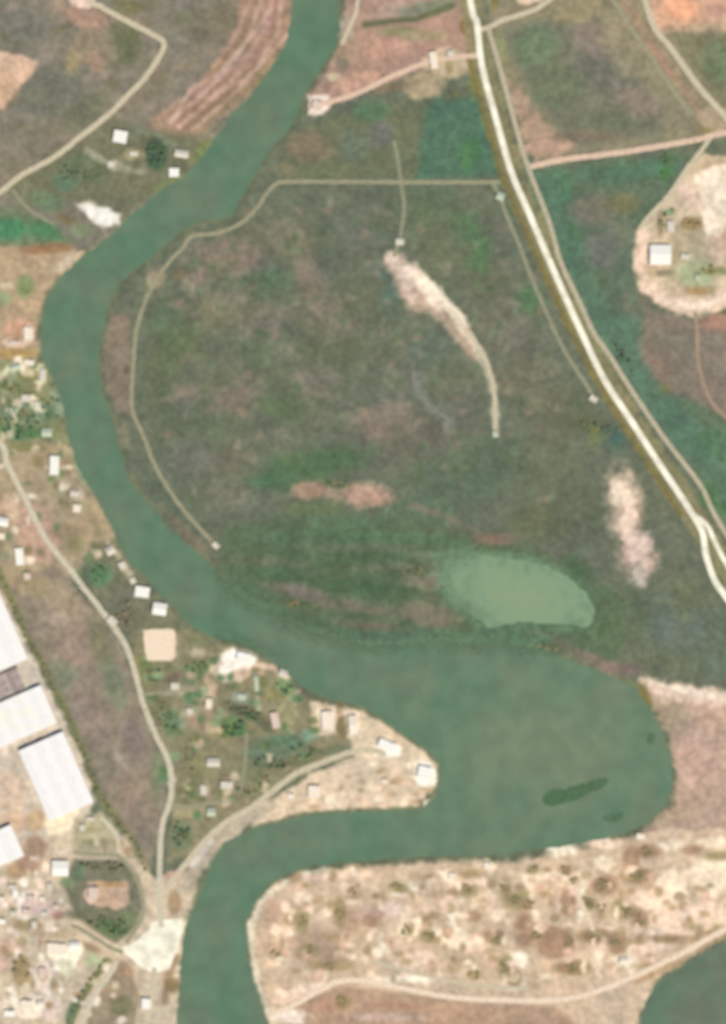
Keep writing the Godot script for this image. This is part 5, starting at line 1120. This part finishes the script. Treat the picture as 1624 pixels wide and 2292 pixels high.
func build_plants() -> void:
	for i in 5:
		tree_kinds.append({"crown": leaf_cloud(70 + i, 230, 4.0, 2.6, 5.2, 0.85), "trunk": trunk_mesh(5.4, 0.28, 1.9)})
	var bush_kinds := []
	for i in 4: bush_kinds.append({"crown": leaf_cloud(170 + i, 150, 4.6, 0.9, 0.9, 1.05), "trunk": trunk_mesh(1.4, 0.2, 1.8)})
	var tall_kinds := tree_kinds
	var L: Array = M.leaf
	var D: Array = M.dry_leaf
	grove(350, 345, 20, 32, 0, 30, 0.9, 1.4, [L[3], L[1]], "dark leafy tree in the dense grove between white riverside houses", "trees of the dark riverside grove")
	grove(190, 385, 60, 40, 0, 16, 0.7, 1.1, L, "green tree scattered on the slope between gravel road and grove", "trees between gravel road and grove")
	grove(40, 950, 55, 38, 0, 26, 0.8, 1.3, L, "green tree in the gardens above the mint roofed house", "trees of the west bank gardens")
	grove(110, 915, 30, 30, 0, 10, 0.8, 1.2, L, "green tree between the garden houses and the river", "trees between garden houses and river")
	grove(30, 868, 26, 14, 0, 7, 0.7, 1.1, [D[2], L[2]], "olive tree below the curved cream yard", "trees below the curved yard")
	grove(440, 1495, 30, 12, 0, 8, 0.8, 1.1, [L[2], L[0]], "green tree west of the white sandy lot", "trees west of the sandy lot")
	grove(345, 1505, 20, 22, 0, 8, 0.7, 1.1, [L[2], D[2]], "green tree between storage yard and village lane", "trees between storage yard and lane")
	grove(370, 1600, 14, 30, 0, 6, 0.7, 1.0, [D[2], L[2]], "olive tree close to the village road on the plots", "olive trees on the village plots")
	grove(570, 1755, 40, 16, -25, 10, 0.8, 1.1, [D[2], L[2], L[0]], "olive tree on the slope above the spit road's bend", "trees above the spit road's bend")
	grove(430, 1705, 18, 50, 0, 9, 0.7, 1.1, [D[2], L[2]], "olive tree in the orchard plots west of the grey green house", "trees of the western orchard plots")
	grove(222, 1285, 18, 20, 0, 7, 0.8, 1.2, L, "green tree in the small wood beside the village road", "trees of the small roadside wood")
	grove(290, 1375, 30, 30, 0, 10, 0.8, 1.2, [D[2], L[1]], "dark tree behind the bright pair of waterfront houses", "trees behind the waterfront pair")
	# along the ditch
	var ditch := smooth_line([-10, 1270, 15, 1318, 60, 1425, 105, 1505, 150, 1600, 190, 1690, 218, 1770, 252, 1822, 300, 1890, 328, 1945], 15.0)
	for p in ditch:
		var by := "beside the large cream white warehouse"
		if p.y > 1800: by = "beyond the warehouses, above the curved street"
		elif p.y > 1610: by = "beside the brightest white warehouse"
		elif p.y > 1470: by = "beside the wide off white warehouse and grey shed"
		tree(p.x + rng.randf_range(-4, 4), p.y + rng.randf_range(-4, 4), rng.randf_range(0.6, 1.0), [D[2], L[2]][rng.randi() % 2], "olive tree in the ditch row " + by, "ditch row trees " + by)
	grove(235, 1938, 60, 9, 0, 14, 0.8, 1.15, [D[2], L[1]], "dark tree along the north hedge of the walled garden", "trees of the walled garden's north hedge")
	grove(245, 2072, 46, 22, 8, 20, 0.9, 1.3, [L[0], L[2], L[1]], "green tree in the south wood of the walled garden", "trees of the walled garden's south wood")
	grove(48, 2172, 20, 32, 0, 10, 0.8, 1.2, [D[0], D[2]], "dry olive tree in the clump on the pink town lots", "trees of the town clump")
	for p in smooth_line([238, 2152, 215, 2180, 190, 2220, 165, 2265, 150, 2300], 14.0): tree(p.x - 3, p.y, rng.randf_range(0.8, 1.1), L[rng.randi() % 3], "green tree in the row beside the south west street", "trees beside the south west street")
	grove(545, 1592, 48, 12, 20, 14, 0.8, 1.2, [L[1], D[2]], "dark tree in the hedge north of the pink roofed house", "trees of the village hedge")
	grove(525, 1630, 28, 20, 0, 12, 0.9, 1.3, L, "green tree in the village orchard below the hedge", "trees of the village orchard")
	grove(385, 1615, 16, 28, 0, 8, 0.8, 1.1, L, "green tree on the plots east of the village road", "trees on the village plots")
	grove(405, 1868, 20, 32, 0, 12, 0.9, 1.2, L, "green tree in the wood between village road and spit road", "trees between village road and spit road")
	grove(640, 1695, 70, 22, -12, 22, 0.8, 1.2, [L[0], L[1], D[2]], "green tree in the belt north of the spit road", "trees of the belt north of the spit road")
	grove(640, 1540, 22, 16, 30, 7, 0.8, 1.2, [L[2], L[0]], "light green tree on the grassy shore above the sandy lots", "trees on the grassy village shore")
	# dry bushes of the southern headland
	tree_kinds = bush_kinds
	for e in [[675, 2060, 3], [760, 2045, 4], [790, 2000, 2], [890, 1985, 5], [1045, 1990, 4], [905, 2082, 3], [960, 2095, 4], [1190, 1945, 2], [1265, 1945, 3], [1285, 1975, 2], [1160, 2015, 4], [1182, 2022, 3], [1130, 1990, 3], [1350, 1980, 5], [1315, 2020, 4], [1345, 2030, 2], [1445, 1905, 7], [1425, 1960, 7], [1400, 2040, 4], [1430, 2060, 4], [1330, 2095, 4], [1380, 2110, 4], [1270, 2105, 4], [1200, 2090, 4], [1280, 2165, 4], [1130, 2165, 3], [1060, 2180, 2], [690, 2125, 2], [766, 2240, 4], [740, 2160, 2], [1110, 2105, 2], [620, 2135, 2]]:
		var where := "on the sandy headland beside the levee road"
		if e[1] > 2200: where = "on brown earth south of the levee road"
		elif e[0] > 1390: where = "by the cream hut and the eastern end of the headland"
		elif e[0] > 1240 and e[1] < 2060: where = "beside the farm track on the sandy headland"
		elif e[0] > 1090 and e[1] < 2060: where = "on the sandy headland between bay shore and farm track"
		elif e[0] > 1090: where = "on the stony middle of the headland west of the farm track"
		elif e[0] > 850 and e[1] < 2000: where = "near the cream hut on the headland's bay shore"
		elif e[0] > 850: where = "on pale sand south of the headland's cream hut"
		else: where = "on the bare western tip of the headland inside the river loop"
		grove(e[0], e[1], 13, 9, rng.randf() * 90, int(e[2] * 1.7), 0.9, 1.5, D, "dry olive bush " + where, "dry bushes " + where, "bush", "bush")
	for e in [[745, 1083, 40, 7, 9, "below the green flats beside the orange bare patch"], [665, 1350, 50, 7, 9, "on the southern edge of the brown marsh bar"], [920, 1276, 34, 9, 8, "west of the pond on the marsh"], [1228, 1446, 28, 6, 6, "on the bank between pond and bay"]]:
		grove(e[0], e[1], e[2], e[3], 4, e[4], 0.8, 1.3, [L[1], D[2]], "dark bush " + e[5], "dark bushes " + e[5], "bush", "bush")
	tree_kinds = tall_kinds
	for e in [[1545, 500, 6], [1475, 500, 4], [1495, 478, 3], [1590, 606, 5]]:
		grove(e[0], e[1], 20, 9, 0, e[2], 0.7, 1.1, [D[0], L[2]], "garden tree inside the round walled compound", "trees of the walled compound")
	grove(1488, 372, 12, 24, 0, 8, 0.9, 1.2, [L[2], L[0]], "bright green tree in the wedge between field road and compound road", "trees of the field road wedge")
	grove(1390, 800, 12, 40, -30, 9, 0.8, 1.1, [L[3], L[1]], "green tree east of the highway beside the wet meadow", "trees east of the highway")
	grove(1345, 955, 45, 10, 15, 8, 0.8, 1.1, [L[3], D[2]], "dark tree west of the highway below the frontage track hut", "trees below the frontage track")
	# scrub and reeds: nobody could count these
	var bush_mesh := leaf_cloud(91, 26, 1.0, 0.6, 0.5, 0.42)
	var bm := StandardMaterial3D.new()
	bm.vertex_color_use_as_albedo = true
	bm.roughness = 0.95
	var scrub := []
	var reeds := []
	for i in 90000:
		var x := rng.randf_range(-120, 1744); var y := rng.randf_range(-120, 2412)
		if shore(x, y) < 4.0: continue
		var c := cover_at(x, y)
		var lum := (c.r + c.g + c.b) / 3.0
		var green := c.g - (c.r + c.b) * 0.5
		if lum > 0.55 or rng.randf() > 0.22 + green * 7.0: continue
		if lum > 0.46 and rng.randf() > 0.4: continue
		var s := rng.randf_range(0.5, 1.35) * (1.0 + maxf(green, 0) * 4.0)
		var b := Basis(Vector3.UP, rng.randf() * TAU).scaled(Vector3(s, s * rng.randf_range(0.7, 1.2), s))
		var k := rng.randf_range(0.85, 1.15)
		var l := Color(c.r * k * 0.98, c.g * k * 1.02, c.b * k * 0.93).srgb_to_linear()
		var e := [Transform3D(b, P(x, y, gy(x, y))), Color(l.r / EXPO, l.g / EXPO, l.b / EXPO)]
		if y > 1150 and y < 1500 and x > 450 and x < 1500: reeds.append(e)
		else: scrub.append(e)
	var pond_ring := pts([955, 1225, 1370, 1225, 1370, 1425, 1060, 1425, 955, 1400])
	for i in 44000:
		var x := rng.randf_range(480, 1345); var y := rng.randf_range(1225, 1470)
		var d := shore(x, y)
		if d > 3.0 or d < -30.0 or rng.randf() > 1.0 + d / 30.0: continue
		if Geometry2D.is_point_in_polygon(Vector2(x, y), pond_ring) and (x > 1060 or rng.randf() > 0.5): continue
		var s := rng.randf_range(0.8, 2.0)
		var l := [rgb(0x667f62), rgb(0x6c8668), rgb(0x617a5c)][i % 3] as Color
		l = l.srgb_to_linear()
		reeds.append([Transform3D(Basis(Vector3.UP, rng.randf() * TAU).scaled(Vector3(s, s * 0.5, s)), P(x, y, maxf(gy(x, y), 0.0))), Color(l.r / EXPO, l.g / EXPO, l.b / EXPO)])
	scatter("scrub", "low olive scrub covering the river plain", "scrub", bush_mesh, bm, scrub)
	scatter("reeds", "green reeds and sedge on the flats around the pond", "reeds", bush_mesh, bm, reeds)
	print("scrub ", scrub.size(), " reeds ", reeds.size())
	# weed beds at the surface of the bay
	var weed := []
	var wc := rgb(0x4d7050).srgb_to_linear()
	for bed in [[1240, 1785, 28, 18, -20, 420], [1285, 1775, 50, 15, -22, 620], [1335, 1755, 26, 12, -22, 220], [1372, 1828, 22, 11, -15, 110], [1456, 1652, 9, 16, 0, 60]]:
		for i in bed[5]:
			var a := rng.randf() * TAU; var q := sqrt(rng.randf())
			var p := Vector2(cos(a) * bed[2] * q, sin(a) * bed[3] * q).rotated(deg_to_rad(bed[4])) + Vector2(bed[0], bed[1])
			var s := rng.randf_range(1.4, 3.4)
			var k := rng.randf_range(0.8, 1.15)
			weed.append([Transform3D(Basis(Vector3.UP, rng.randf() * TAU).scaled(Vector3(s, 0.12, s)), P(p.x, p.y, 0.02)), Color(wc.r * k / EXPO, wc.g * k / EXPO, wc.b * k / EXPO)])
	scatter("waterweed", "dark green weed bed floating in the wide bay", "waterweed", bush_mesh, bm, weed)
